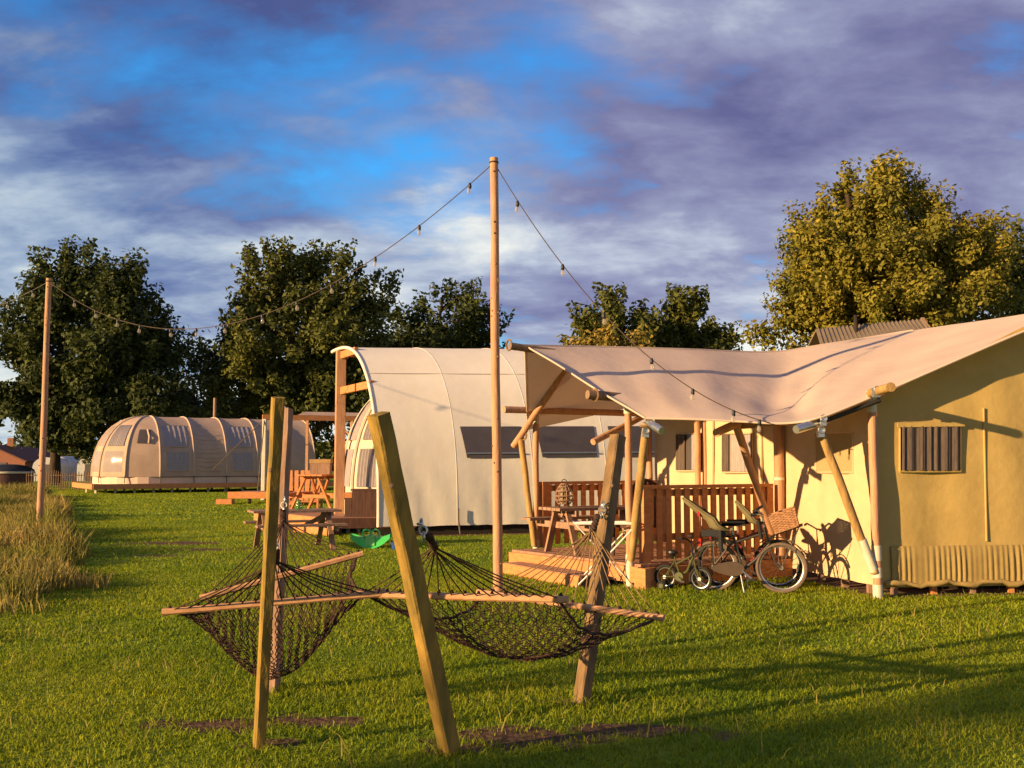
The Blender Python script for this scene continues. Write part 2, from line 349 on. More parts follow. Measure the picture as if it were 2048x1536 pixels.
# ------------------------------------------------------------------ ground
def build_ground():
    n = 150; xs = np.concatenate([[-700, -200, -80], np.linspace(-40, 30, n), [80, 200, 700]]); ys = np.concatenate([[-300, -60], np.linspace(0, 60, n), [120, 300, 900]])
    rng = np.concatenate([np.linspace(-3, 2, 60)]); xs = np.unique(np.concatenate([xs, rng])); ys = np.unique(np.concatenate([ys, np.linspace(4.8, 7.5, 50)]))
    X, Y = np.meshgrid(xs, ys); v = np.stack([X, Y, np.zeros_like(X)], -1).reshape(-1, 3)
    w = len(xs); i, j = np.meshgrid(np.arange(len(ys)-1), np.arange(w-1), indexing='ij'); a = (i*w+j).ravel()
    f = np.stack([a, a+1, a+w+1, a+w], -1).ravel()
    o = arrmesh('ground', v, f, 4, ground_mat()); o['kind'] = 'structure'
    at_ = o.data.attributes.new('bare', 'FLOAT', 'POINT'); at_.data.foreach_set('value', bare(v[:, 0], v[:, 1]).astype(np.float32))
    MB().slab([(1.3, 12.95), (3.9, 13.6), (4.3, 11.75), (9.5, 12.4), (9.5, 19), (1.5, 19)], -.2, .006).build('wood_chip_bed', M_chips, kind='structure')
    MB().slab([tuple((TA+TU*t+TN*s)[:2]) for t, s in ((.2, 3.3), (10.2, 3.3), (10.2, -3), (.2, -3))], -.2, .008).build('wood_chip_strip', M_chips, kind='structure')
build_ground()
def blades(name, x, y, h, w, m, label, cat, lean=.35, seed=1, segs=2):
    rs = np.random.RandomState(seed); n = len(x); a = rs.rand(n)*2*np.pi; ld = rs.rand(n)*2*np.pi; lm = h*lean*(rs.rand(n)*1.3+.1)
    dx = np.cos(a)*w/2; dy = np.sin(a)*w/2; lx = np.cos(ld)*lm; ly = np.sin(ld)*lm; z = np.zeros(n)-.004
    P = lambda X, Y, Z: np.stack([X, Y, Z], -1)
    if segs == 1:
        v = np.stack([P(x-dx, y-dy, z), P(x+dx, y+dy, z), P(x+lx, y+ly, h)], 1).reshape(-1, 3); f = np.arange(3*n)
    else:
        v = np.stack([P(x-dx, y-dy, z), P(x+dx, y+dy, z), P(x+lx*.35+dx*.8, y+ly*.35+dy*.8, h*.6), P(x+lx*.35-dx*.8, y+ly*.35-dy*.8, h*.6), P(x+lx, y+ly, h)], 1).reshape(-1, 3)
        b = (np.arange(n)*5)[:, None]; f = (b+np.array([[0, 1, 2, 0, 2, 3, 3, 2, 4]])).ravel()
    o = arrmesh(name, v, f, 3, m); tag(o, label, cat, kind='stuff'); return o
def build_grass():
    rs = np.random.RandomState(5)
    def field(d0, d1, dens, hm, w, segs, nm, lab):
        hm = hm*.46; dens = dens*1.3
        n = int((d1*d1-d0*d0)*.5*1.36*dens); d = np.sqrt(rs.rand(n)*(d1*d1-d0*d0)+d0*d0); x = (rs.rand(n)*1.36-.68)*d
        k = rs.rand(n) > bare(x, d)*1.05-.10
        k &= ~inpoly(x, d, SAFARI) & ~inpoly(x, d, ARCH) & ~(inpoly(x, d, MEADOW) & (rs.rand(n) < .6))
        x = x[k]; d = d[k]; nz = vnoise(x, d, .35, 3)*.6+vnoise(x, d, 1.7, 4)*.6; h = hm*(.45+.9*nz)*(.5+rs.rand(len(x)))
        for px, py in ((-1.42, 5.67), (-.34, 5.52), (.468, 6.71), (-1.64, 6.95)):
            q = np.hypot(x-px, d-py); h *= 1+1.0*np.exp(-(q/.22)**2)
        blades(nm, x, d, h, w*(.7+.6*rs.rand(len(x))), L_grass, lab, 'grass', 1.0, seed=int(d0*7), segs=segs)
    field(4.3, 8.5, 2300, .055, .0075, 2, 'lawn_grass', 'short green lawn grass around the hammock posts')
    field(8.5, 15, 900, .058, .012, 2, 'lawn_grass', 'short green lawn grass in front of the yellow tent')
    field(15, 28, 240, .065, .026, 1, 'lawn_grass', 'short green lawn grass around the picnic table')
    field(28, 62, 55, .075, .06, 1, 'lawn_grass', 'distant lawn grass in front of the dome tent')
    n = 5000; d = np.sqrt(rs.rand(n)*(13**2-4.6**2)+4.6**2); x = (rs.rand(n)*1.3-.65)*d; k = (vnoise(x, d, .55, 61)*.6+vnoise(x, d, .14, 62)*.6 > .66) & ~inpoly(x, d, SAFARI); x = x[k]; d = d[k]
    blades('grass_tufts', x, d, .05+.09*rs.rand(len(x)), .006+.003*rs.rand(len(x)), L_straw, 'dry yellow grass tufts scattered through the near lawn', 'grass tufts', .9, 63)
    n = 110000; d = np.sqrt(rs.rand(n)*(46**2-8**2)+64); x = -d*(.40+.26*rs.rand(n)); wx = x+(vnoise(x, d, .7, 41)-.5)*1.0+(vnoise(x, d, .25, 42)-.5)*.5; k = inpoly(wx-.1, d, MEADOW)
    den = vnoise(x, d, .9, 8); k &= rs.rand(n) < .25+.9*den; x = x[k]; d = d[k]
    h = (.22+.5*vnoise(x, d, 1.3, 9)**1.3)*(.5+.75*rs.rand(len(x))); h *= np.clip((d-7)/9, .4, 1.05)
    blades('meadow_grass', x, d, h, .010+.0008*d, L_straw, 'tall straw coloured meadow grass around the left light pole', 'meadow grass', .5, 11)
build_grass()

# ------------------------------------------------------------------ trees
def tree(name, label, base, height, ells, nclump, nleaf, leaf, m, seed, group=None, trunk_r=.28, clump=1.0, fork=1, depthscale=.9):
    """ells: (dx, z, rx, rz, weight) lobes of the crown, metres from the trunk foot"""
    rs = np.random.RandomState(seed); rd = random.Random(seed); base = V(base); t = thing(name, label, 'tree', base, group)
    cs = []
    tot = sum(e[2]**2*e[3]*e[4] for e in ells)
    for dx, cz, rx, rz, wt in ells:
        k = max(3, int(nclump*rx*rx*rz*wt/tot)); p = rs.normal(size=(k, 3)); p /= np.linalg.norm(p, axis=1)[:, None]; p *= (rs.rand(k)**(1/2.6))[:, None]
        cs.append(np.stack([dx+p[:, 0]*rx, p[:, 1]*rx*depthscale, cz+p[:, 2]*rz], -1))
    C = np.concatenate(cs)+np.array(base); nc = len(C); R = clump*(.55+.9*rs.rand(nc)**1.4)
    per = np.maximum(8, (nleaf*R**2/np.sum(R**2)).astype(int)); idx = np.repeat(np.arange(nc), per); n = len(idx)
    q = np.clip(rs.normal(size=(n, 3)), -1.75, 1.75); cen = np.array(base)+np.array([np.mean([e[0] for e in ells]), 0, np.mean([e[1] for e in ells])])
    ax = C-cen; ax /= np.linalg.norm(ax, axis=1)[:, None]; ax = ax+np.array([0, 0, .55])+rs.normal(size=(nc, 3))*.25; ax /= np.linalg.norm(ax, axis=1)[:, None]; A = ax[idx]
    al = np.sum(q*A, axis=1)[:, None]; P = C[idx]+((q-al*A)*.40+al*A*.78)*R[idx][:, None]; q /= np.linalg.norm(q, axis=1)[:, None]
    nr = q*.7+rs.normal(size=(n, 3))*.6+np.array([0, 0, .35]); nr /= np.linalg.norm(nr, axis=1)[:, None]
    tx = np.cross(nr, rs.normal(size=(n, 3))); tx /= np.linalg.norm(tx, axis=1)[:, None]; ty = np.cross(nr, tx)
    s = (leaf*(.6+.8*rs.rand(n)))[:, None]
    v = np.stack([P-tx*s, P+ty*s*.55-nr*s*.12, P+tx*s, P-ty*s*.55-nr*s*.12], 1).reshape(-1, 3)
    arrmesh('crown', v, np.arange(4*n), 4, m, t)
    mb = MB(); tops = []
    top = max(e[1]+e[3]*.5 for e in ells)
    for f in range(fork):
        pts = []; lx = (f-(fork-1)/2)*.5
        for i in range(9):
            u = i/8; pts.append(base+V((lx*(.4+u*3.0)+rd.uniform(-1, 1)*.12*u*height/8, rd.uniform(-1, 1)*.12*u*height/8, -.1+u*top)))
        mb.tube(pts, [trunk_r*(1.25 if i == 0 else 1-.085*i) for i in range(9)], 9); tops.append(pts)
    tr = mb.build('trunk', M_bark, t, True)
    lm = MB(); order = rs.permutation(nc)[:min(nc, 70)]
    for ci in order:
        c = V(C[ci]); tp = tops[rd.randrange(fork)]; zz = max(.18*top, min(top*.93, c.z-base.z-abs((c-base).xy.length)*.6)); u = zz/top*8; i = min(7, int(u)); a = lerp(tp[i], tp[i+1], u-i)
        mid = lerp(a, c, .5)+V((rd.uniform(-.3, .3), rd.uniform(-.3, .3), .12*(c-a).length)); r0 = trunk_r*.36*(1-.5*u/8)
        lm.tube([a, lerp(a, mid, .55), mid, lerp(mid, c, .6), c], [r0, r0*.8, r0*.6, r0*.4, r0*.15], 5, False)
    lm.build('limbs', M_bark, t, True)
    return t
def px_tree(name, label, px, d, ells_px, nclump, nleaf, leaf, m, seed, **k):
    """lobes given as photo ellipses (cx, cy, rx, ry, weight) at distance d"""
    s = d/F; base = at(px, 925, d); base.z = 0; E = []
    for cx, cy, rx, ry, w in ells_px: E.append(((cx-px)*s, CAMZ+(925-cy)*s, rx*s, ry*s, w))
    return tree(name, label, base, max(e[1]+e[3] for e in E), E, nclump, nleaf, leaf, m, seed, **k)
GT = 'trees behind the camp'
px_tree('oak_tree', 'tall dark green tree at left edge, behind the left light pole', 110, 70, [(135, 590, 72, 105, 1.1), (45, 650, 70, 110, 1), (110, 770, 110, 110, 1), (40, 820, 70, 70, .8), (155, 860, 60, 50, .5)], 170, 39312, 0.187, L_dark, 1, group=GT, trunk_r=.38, clump=.88)
px_tree('oak_tree', 'dark green tree right of the left light pole, above the dome tent nose', 218, 68, [(238, 620, 60, 92, 1.1), (300, 680, 52, 80, 1), (225, 740, 85, 110, 1), (300, 790, 60, 60, .8), (180, 850, 50, 60, .5)], 151, 33264, 0.187, L_dark, 2, group=GT, trunk_r=.34, clump=.86)
px_tree('oak_tree', 'broad tall tree with sunlit right side, between dome tent and tall light pole', 590, 72, [(565, 550, 88, 85, 1.1), (690, 585, 92, 100, 1), (470, 640, 75, 90, 1), (600, 700, 170, 120, 1), (520, 800, 130, 95, .9), (690, 800, 110, 90, .9), (420, 740, 50, 60, .6)], 302, 63504, 0.187, L_mid, 3, group=GT, trunk_r=.45, clump=.92, fork=2)
px_tree('oak_tree', 'low dark tree filling the gap between the left trees and the broad tree', 385, 80, [(380, 800, 60, 60, 1), (360, 850, 80, 60, 1), (440, 850, 60, 60, 1)], 60, 13608, 0.202, L_dark, 31, group=GT, trunk_r=.25, clump=1.2)
px_tree('oak_tree', 'dark green round tree just left of the tall light pole, behind arched tent', 880, 84, [(862, 620, 45, 70, 1), (940, 655, 66, 70, 1), (815, 680, 62, 85, 1), (770, 740, 50, 80, .8), (900, 750, 120, 80, 1)], 151, 30240, 0.202, L_dark, 4, group=GT, trunk_r=.35, clump=1.0)
px_tree('oak_tree', 'green tree rising behind the porch roof, right of the tall light pole', 1235, 60, [(1235, 640, 70, 65, 1), (1170, 680, 55, 50, 1), (1290, 690, 70, 60, 1), (1220, 760, 100, 70, 1)], 110, 18144, 0.158, L_mid, 5, group=GT, trunk_r=.25, clump=.68)
px_tree('birch_tree', 'thin airy tree with drooping twigs behind the middle of the porch roof', 1380, 62, [(1375, 622, 46, 50, 1), (1335, 670, 55, 50, 1), (1452, 682, 36, 45, .8), (1400, 700, 60, 60, 1)], 112, 13650, 0.151, L_mid, 6, group=GT, trunk_r=.16, clump=.55)
px_tree('yellow_shrub', 'small yellow leaved tree top peeping over the porch roof', 1230, 45, [(1215, 700, 50, 32, 1), (1275, 700, 28, 30, 1), (1230, 760, 60, 50, 1)], 56, 7350, 0.108, L_yel, 7, trunk_r=.12, clump=.6)
px_tree('maple_tree', 'huge golden green tree at right, tallest of all, behind the tent roof', 1790, 46, [(1790, 430, 130, 105, 1.1), (1690, 500, 115, 110, 1), (1900, 520, 130, 110, 1), (1790, 570, 210, 120, 1), (1650, 610, 95, 80, .9), (1960, 600, 70, 90, .9), (1580, 660, 55, 40, .7), (1790, 700, 200, 60, .6)], 588, 126000, 0.112, L_gold, 8, group=GT, trunk_r=.42, clump=.62, fork=3)
px_tree('oak_tree', 'darker tree cut by the right edge behind the golden tree', 2070, 54, [(2060, 540, 60, 90, 1), (2080, 660, 90, 90, 1)], 80, 16632, 0.144, L_mid, 9, group=GT, trunk_r=.3, clump=1.0)
tree('roadside_tree', 'slim tree out of frame at lower left whose shade falls on the lawn', (-17.6, -4.9, 0), 7, [(0, 4.3, .8, .9, 1), (.3, 5.4, .5, .5, 1)], 26, 1900, .09, L_mid, 51, trunk_r=.10, clump=.45)
def far_wood():
    rs = np.random.RandomState(77); n = 26000; x = rs.rand(n)*330-210; y = 175+rs.rand(n)*25; hh = 3.5+5.0*vnoise(x, y*0, 9, 21)
    z = rs.rand(n)**.8*hh; P = np.stack([x, y, z], -1); nr = rs.normal(size=(n, 3)); nr /= np.linalg.norm(nr, axis=1)[:, None]
    tx = np.cross(nr, rs.normal(size=(n, 3))); tx /= np.linalg.norm(tx, axis=1)[:, None]; ty = np.cross(nr, tx); s = .75
    v = np.stack([P-tx*s, P+ty*s*.6, P+tx*s, P-ty*s*.6], 1).reshape(-1, 3)
    tag(arrmesh('distant_wood', v, np.arange(4*n), 4, L_mid), 'low distant line of trees on the horizon', 'wood', kind='stuff')
far_wood()

# ------------------------------------------------------------------ far left: houses, huts, tub, fence
def far_left():
    t = thing('brick_house', 'brick house with dark tiled gable roof, far off at left edge', 'house', at(-20, 925, 95)-V((0, 0, CAMZ)))
    b = worigin(t); w = 3.4; l = 9
    MB().slab([(b.x-w, b.y), (b.x+w, b.y), (b.x+w, b.y+l), (b.x-w, b.y+l)], 0, 1.9).add([b+V((-w, 0, 1.9)), b+V((w, 0, 1.9)), b+V((0, 0, 3.2)), b+V((-w, l, 1.9)), b+V((w, l, 1.9)), b+V((0, l, 3.2))], [(0, 1, 2), (4, 3, 5)]).build('wall', M_brick, t)
    rf = MB()
    for s in (-1, 1): rf.thick([b+V((s*(w+.3), -.3, 1.75)), b+V((0, -.3, 3.35)), b+V((0, l+.3, 3.35)), b+V((s*(w+.3), l+.3, 1.75))][::s], .12)
    rfo = rf.build('roof', M_tile, t)
    MB().box(b+V((.5, 3, 3.5)), (.6, .6, 1.1)).build('chimney', M_brick, rfo)
    for i, x in enumerate((-1.3, 1.2)):
        MB().box(b+V((x, -.03, 1.15)), (.9, .05, .9)).build('window', M_win, t)
    for i, (px, d, w, h, lab) in enumerate(((92, 84, 1.15, 2.05, 'pale curved roof hut nearest the left light pole, leftmost of three'), (112, 86, 1.2, 2.15, 'grey curved roof hut just right of the left light pole, middle of three'), (180, 84, 1.1, 2.1, 'grey curved roof hut beside the tree trunks, rightmost of three'))):
        c = at(px, 925, d); c.z = 0; t = thing('curved_hut', lab, 'hut', c, 'curved roof huts beyond the fence')
        prof = [(-w, 0), (-w, h*.62)]+[(-w*math.cos(a*math.pi/8), h*.62+h*.38*math.sin(a*math.pi/8)) for a in range(1, 8)]+[(w, h*.62), (w, 0)]
        n = len(prof); vs = [c+V((x, y, z)) for y in (0, 3.0) for x, z in prof]
        MB().add(vs, [tuple(range(n)), tuple(reversed(range(n, 2*n)))]+[(j, n+j, n+j+1, j+1) for j in range(n-1)]).build('shell', M_shed, t)
        MB().box(c+V((0, -.04, h*.36)), (.8, .06, h*.68)).build('door', M_win, t)
    c = at(18, 925, 62); c.z = 0; t = thing('hot_tub', 'round dark tub with domed lid and pale rim, at left edge', 'hot tub', c)
    R = 1.45
    MB().lathe(c, [(R*.97, 0), (R, .1), (R, .85), (R*.97, .9)], 28).build('tub_wall', M_dark, t, True)
    MB().lathe(c+V((0, 0, .9)), [(R*1.03, 0), (R*1.06, .03), (R*1.06, .12), (R*1.02, .15)], 28).build('rim', M_sleeve, t, True)
    MB().lathe(c+V((0, 0, 1.05)), [(R*1.04, 0), (R*1.0, .12), (R*.75, .33), (R*.4, .42), (.02, .45)], 28).build('lid', M_black, t, True)
    a = at(55, 925, 58); b = at(205, 925, 57); a.z = b.z = 0
    t = thing('stake_fence', 'rustic fence of thin wooden stakes left of the dome tent', 'fence', a)
    n = 34
    for z in (.35, .85): MB().beam(lerp(a, b, 0)+V((0, .04, z)), b+V((0, .04, z)), .03, .05).build('rail', M_loggrey, t)
    rd = random.Random(4)
    for i in range(n):
        p = lerp(a, b, i/(n-1)); h = rd.uniform(.95, 1.2)
        MB().tube([p, p+V((rd.uniform(-.03, .03), 0, h*.93)), p+V((rd.uniform(-.03, .03), 0, h))], [.028, .026, .006], 5).build('stake', M_loggrey, t)
far_left()

# ------------------------------------------------------------------ house behind the yellow tent
def back_house():
    d = 34; b = at(1748, 925, d); b.z = 0; t = thing('barn', 'building with ribbed metal roof and flue, just showing above the tent roof', 'building', b)
    zr = CAMZ+(925-650)*d/F; hw = 1.95; ze = zr-1.9; dep = 2.3; tilt = .16
    L_ = [(-hw, zr-.18), (hw, zr+.17)]
    def P(x, y, z): return b+V((x, y, z))
    MB().slab([(b.x-hw+.15, b.y-dep+.25), (b.x+hw-.15, b.y-dep+.25), (b.x+hw-.15, b.y+dep-.25), (b.x-hw+.15, b.y+dep-.25)], 0, ze-.05).build('wall', M_brick, t)
    rf = MB()
    for s in (-1, 1):
        q = [P(-hw-.28, s*dep, ze), P(hw+.12, s*dep, ze+.1), P(hw-.1, 0, zr+.17), P(-hw+.05, 0, zr-.18)]
        rf.thick(q if s < 0 else q[::-1], .06)
    r = rf.build('roof', M_metalroof, t)
    for i in range(26):
        u = (i+.5)/26; a = lerp(P(-hw-.28, -dep, ze), P(hw+.12, -dep, ze+.1), u); c = lerp(P(-hw+.05, 0, zr-.18), P(hw-.1, 0, zr+.17), u); o = V((0, -.03, .08))
        MB().beam(a+o, c+o, .035, .03).build('roof_rib', M_metalroof, r)
    MB().tube([P(-.62, -.35, zr-.6), P(-.62, -.35, zr+.32)], .07, 10).build('flue', M_shade_flue, r, True)
    MB().beam(P(hw-.1, -dep*.9, ze+.16), P(hw-.1, 0, zr+.25), .12, .1).build('verge', M_grey, r)
back_house()

# ------------------------------------------------------------------ the dome nosed tents
def superarc(R, H, k=2.35):
    def f(a):          # a 0 at the foot, pi/2 at the top -> (out, up)
        return R*max(0, math.cos(a))**(2/k), H*max(0, math.sin(a))**(2/k)
    return f
def quad_patch(fn, a0, a1, b0, b1, na, nb, off=0.0):
    return [[fn(a0+(a1-a0)*i/na, b0+(b1-b0)*j/nb, off) for j in range(nb+1)] for i in range(na+1)]
def nose_tent(root, C, phi, R, H, z0, length, ribs, gores, M_body, M_rib, wins, bodywins, folds=None, nose=1.0, backnose=True):
    """half barrel along phi from C, with a faceted quarter dome on its near end; root parents everything"""
    u = V((math.cos(phi), math.sin(phi), 0)); n = V((u.y, -u.x, 0)); arc = superarc(R, H)
    def zfind(z):
        lo, hi = 0, math.pi/2
        for _ in range(30):
            m = (lo+hi)/2
            if arc(m)[1] < z: lo = m
            else: hi = m
        return lo
    def nosep(th, a, off=0.0):      # th 0 = near side (towards n), pi = far side
        o, up = arc(a); d = n*math.cos(th)-u*math.sin(th)*nose; r = o+off
        return C+d*r+V((0, 0, z0+up+off*.5))
    def bodyp(t, a, off=0.0):       # a from 0 near foot to pi far foot
        aa = a if a <= math.pi/2 else math.pi-a; o, up = arc(aa); s = 1 if a <= math.pi/2 else -1
        return C+u*t+n*(s*(o+off))+V((0, 0, z0+up+off*.5))
    for g in range(len(gores)-1):
        t0, t1 = gores[g], gores[g+1]
        # straight facets between the ribs: interpolate chords
        rows = []
        for i in range(13):
            a = math.pi/2*i/12; p0 = nosep(t0, a); p1 = nosep(t1, a)
            bul = .25*(nosep((t0+t1)/2, a)-lerp(p0, p1, .5)); rows.append([p0, lerp(p0, p1, .5)+bul, p1])
        pn = MB().grid(rows).build('nose_panel', M_body, root, True)
        for (gg, za, zb, m0, m1, kind) in wins:
            if gg != g: continue
            q = []
            for zz in (za, zb):
                a = zfind(zz); p0 = nosep(t0, a, .03); p1 = nosep(t1, a, .03); q.append((lerp(p0, p1, m0), lerp(p0, p1, m1)))
            rows = []
            for i in range(7):
                a = zfind(za+(zb-za)*i/6); p0 = nosep(t0, a); p1 = nosep(t1, a); o = (nosep((t0+t1)/2, a, .05)-nosep((t0+t1)/2, a)).normalized()*.016
                bul = .25*(nosep((t0+t1)/2, a)-lerp(p0, p1, .5))
                rows.append([lerp(p0, p1, m0+(m1-m0)*j/8)+o+bul*(1-abs(2*(m0+(m1-m0)*j/8)-1)) for j in range(9)])
            if kind == 'vent':
                MB().grid(rows).build('vent', M_win, pn, True)
                c = rows[3][1]; MB().tube([rows[0][1]-n*-.02, rows[3][1]+n*.12, rows[6][2]], .05, 6).build('vent_hood', M_rib, pn, True)
            else:
                w = MB().grid(rows).build('window', M_curtlt if kind == 'curtain' else G_win, pn, True)
                if kind == 'curtain':
                    od = (n*math.cos((t0+t1)/2)-u*math.sin((t0+t1)/2)); cr = [[lerp(r[0], r[8], j/20)+od*(.05 if j % 2 else .012) for j in range(21)] for r in rows]
                    MB().grid(cr).build('curtain', M_curtlt, w)
                else:
                    inn = [[p-(p-(C+V((0, 0, p.z-C.z)))).normalized()*.07 for p in r] for r in rows]
                    MB().grid([[lerp(r[0], r[8], .0), lerp(r[0], r[8], .12), lerp(r[0], r[8], .2), lerp(r[0], r[8], .3)] for r in inn]).build('curtain', M_curtlt, w)
    for g, th in enumerate(gores):
        MB().tube([nosep(th, math.pi/2*i/12, .01) for i in range(13)], .045, 6).build('rib', M_rib, root, True)
    sec = [0]+ribs
    for k in range(len(sec)-1):
        rows = []
        for i in range(25):
            a = math.pi*i/24; r = []
            for j in range(5):
                v = j/4; sink = -.05*math.sin(math.pi*v); r.append(bodyp(sec[k]+(sec[k+1]-sec[k])*v, a, sink))
            rows.append(r)
        pn = MB().grid(rows).build('body_panel', M_body, root, True)
        for (kk, za, zb, m0, m1) in bodywins:
            if kk != k: continue
            rows = []
            for i in range(5):
                a = zfind(za+(zb-za)*i/4); rows.append([bodyp(sec[k]+(sec[k+1]-sec[k])*(m0+(m1-m0)*j/10), a, -.01+(.02 if j % 2 else 0)) for j in range(11)])
            w = MB().grid(rows).build('window', M_curtlt, pn)
            fr = [rows[0][0], rows[0][10], rows[4][10], rows[4][0], rows[0][0]]
            MB().tube(fr, .025, 4).build('frame', M_rib, w)
        if folds and k in folds:
            for i in range(9):
                z = .35+i*.24; a = zfind(z)
                MB().tube([bodyp(sec[k]+(sec[k+1]-sec[k])*(.06+.88*j/6), a, -.015-.03*math.sin(math.pi*j/6)) -V((0, 0, .05*math.sin(math.pi*j/6))) for j in range(7)], [.01, .03, .038, .04, .038, .03, .01], 5).build('fold', M_body, pn, True)
    for t in ribs:
        MB().tube([bodyp(t, math.pi*i/24, .01) for i in range(25)], .04, 6).build('rib', M_rib, root, True)
    # flat back end, skirt below the hem and hem cord with pegs
    back = [bodyp(ribs[-1], math.pi*i/24) for i in range(25)]; MB().add(back, [tuple(range(25))]).build('back_wall', M_body, root)
    foot = [nosep(gores[-1]+(gores[0]-gores[-1])*i/16, 0, -.06) for i in range(17)]+[bodyp(t, 0, -.06) for t in ribs]
    hem = [nosep(g, 0, .03) for g in reversed(gores)]+[bodyp(t, 0, .03) for t in ribs]
    MB().grid([[p-V((0, 0, .42)) for p in foot], [p+V((0, 0, .02)) for p in foot]]).build('skirt', M_peach if M_body is M_dome else M_sleeve, root)
    MB().tube([p-V((0, 0, .03)) for p in hem], .018, 5).build('hem_cord', M_cable, root)
    for p in hem: MB().tube([p+V((0, 0, .05)), p+n*.05-V((0, 0, .35))], .022, 5).build('tie', M_cable, root)
    return bodyp, nosep, u, n

def dome_tent():
    C = V((-20.1, 54.0, 0)); phi = math.radians(33); R = 2.85; z0 = .85
    t = thing('dome_tent', 'tan tunnel tent with faceted dome nose and clear windows, far left', 'tent', (C.x, C.y, 0))
    g = [0, .62, 1.22, 1.80, 2.45, math.pi]
    wins = [(0, 1.75, 2.5, .30, .72, 'vent'), (1, .25, 1.35, .13, .88, 'clear'), (1, 1.62, 2.75, .15, .85, 'curtain'), (2, .25, 1.35, .13, .88, 'clear'), (2, 1.62, 2.75, .15, .85, 'clear'), (3, .25, 1.35, .13, .88, 'clear'), (3, 1.62, 2.75, .15, .85, 'clear')]
    bodyp, nosep, u, n = nose_tent(t, C, phi, R, 3.3, z0, 9, [1.75, 3.5, 5.25, 7.0, 8.6], g, M_dome, M_domerib, wins,
        [(0, 1.6, 2.75, .12, .88), (0, .3, 1.3, .2, .85), (2, 1.6, 2.75, .12, .88), (2, .3, 1.3, .2, .85)], folds=(1,))
    p = bodyp(3.6, math.pi/2)
    MB().tube([p-V((0, 0, .3)), p+V((0, 0, 1.15))], .09, 8).build('stove_pipe', M_grey, t, True)
    # deck below
    def W(tt, s): q = C+u*tt+n*s; return (q.x, q.y)
    dk = MB().slab([W(-3.3, 3.0), W(10.4, 3.0), W(10.4, -3.0), W(-3.3, -3.0)], .36, .47).build('deck', M_deck, t)
    for a, b in (((-3.3, 3.03), (10.4, 3.03)), ((-3.33, 3.0), (-3.33, -3.0))):
        MB().beam((*W(*a), .37), (*W(*b), .37), .06, .26).build('fascia', M_red, dk)
    for i in range(15):
        for s in (2.6, 0): 
            x, y = W(-3.1+i*.95, s); MB().beam((x, y, -.05), (x, y, .36), .1, .1).build('deck_pile', M_sleeve, dk)
    # guyed pole and ropes at the tent's right part
    return t
dome_tent()

def small_porch():      # wooden awning frame between the two tunnel tents
    d = 42; a = at(527, 960, d); t = thing('awning_frame', 'wooden awning with sagging canvas and pale front post, right of the dome tent', 'awning', (a.x, a.y, 0))
    P = lambda px, py, dd=d: at(px, py, dd)
    lp = gnd(527, 985); z = at(527, 838, d).z; p0 = V((a.x, a.y, 0)); p1 = at(703, 925, d+1.5); p1.z = 0
    MB().beam(p0, p0+V((0, 0, z)), .17, .17, bev=.02).build('post', M_sleeve, t); MB().beam(p1, p1+V((0, 0, z)), .14, .14, bev=.02).build('post', M_log, t)
    e1 = p0+V((-.1, 0, z+.08)); e2 = at(760, 925, d+2); e2.z = z+.08
    MB().beam(e1, e2, .13, .22).build('front_beam', M_red, t)
    back = V((1.3, 2.6, .25))
    MB().grid([[lerp(e1, e2, j/10)+back*(i/6)+V((0, 0, .12-.22*math.sin(math.pi*i/6))) for j in range(11)] for i in range(7)]).build('canvas', M_dome, t, True)
    for q, s in ((p1, -1), (p1, 1)): MB().beam(q+V((0, 0, z-.75)), q+V((s*.75, 0, z)), .09, .09).build('brace', M_log, t)
    MB().beam(p0+back.xy.to_3d(), p0+back.xy.to_3d()+V((0, 0, z+.2)), .12, .12).build('post', M_log, t)
    for px, py in ((425, 940), (515, 985)):
        MB().tube([p0+V((0, -.05, z)), at(px, py, d-1 if px > 500 else d+6)], .022, 5).build('guy_rope', M_cable, t)
    q0 = at(443, 925, 38); q1 = at(535, 925, 37.5)
    t2 = thing('plank_platform', 'low orange plank platform with a step, on the lawn right of the dome tent', 'platform', (q0.x, q0.y, 0))
    MB().slab([(q0.x+.3, q0.y), (q1.x+1.4, q0.y), (q1.x+1.6, q0.y+2.4), (q0.x+.3, q0.y+2.4)], .36, .44).build('deck', M_deck, t2)
    MB().beam((q0.x+.28, q0.y-.03, .34), (q1.x+1.4, q0.y-.03, .34), .05, .26).build('fascia', M_red, t2)
    MB().slab([(q0.x-.05, q0.y-.45), (q0.x+.55, q0.y-.45), (q0.x+.55, q0.y-.1), (q0.x-.05, q0.y-.1)], .0, .2).build('step', M_red, t2)
    for i in range(5):
        x = q0.x+.45+i*.65; MB().beam((x, q0.y+.1, -.05), (x, q0.y+.1, .36), .09, .09).build('deck_pile', M_shade_flue, t2)
small_porch()

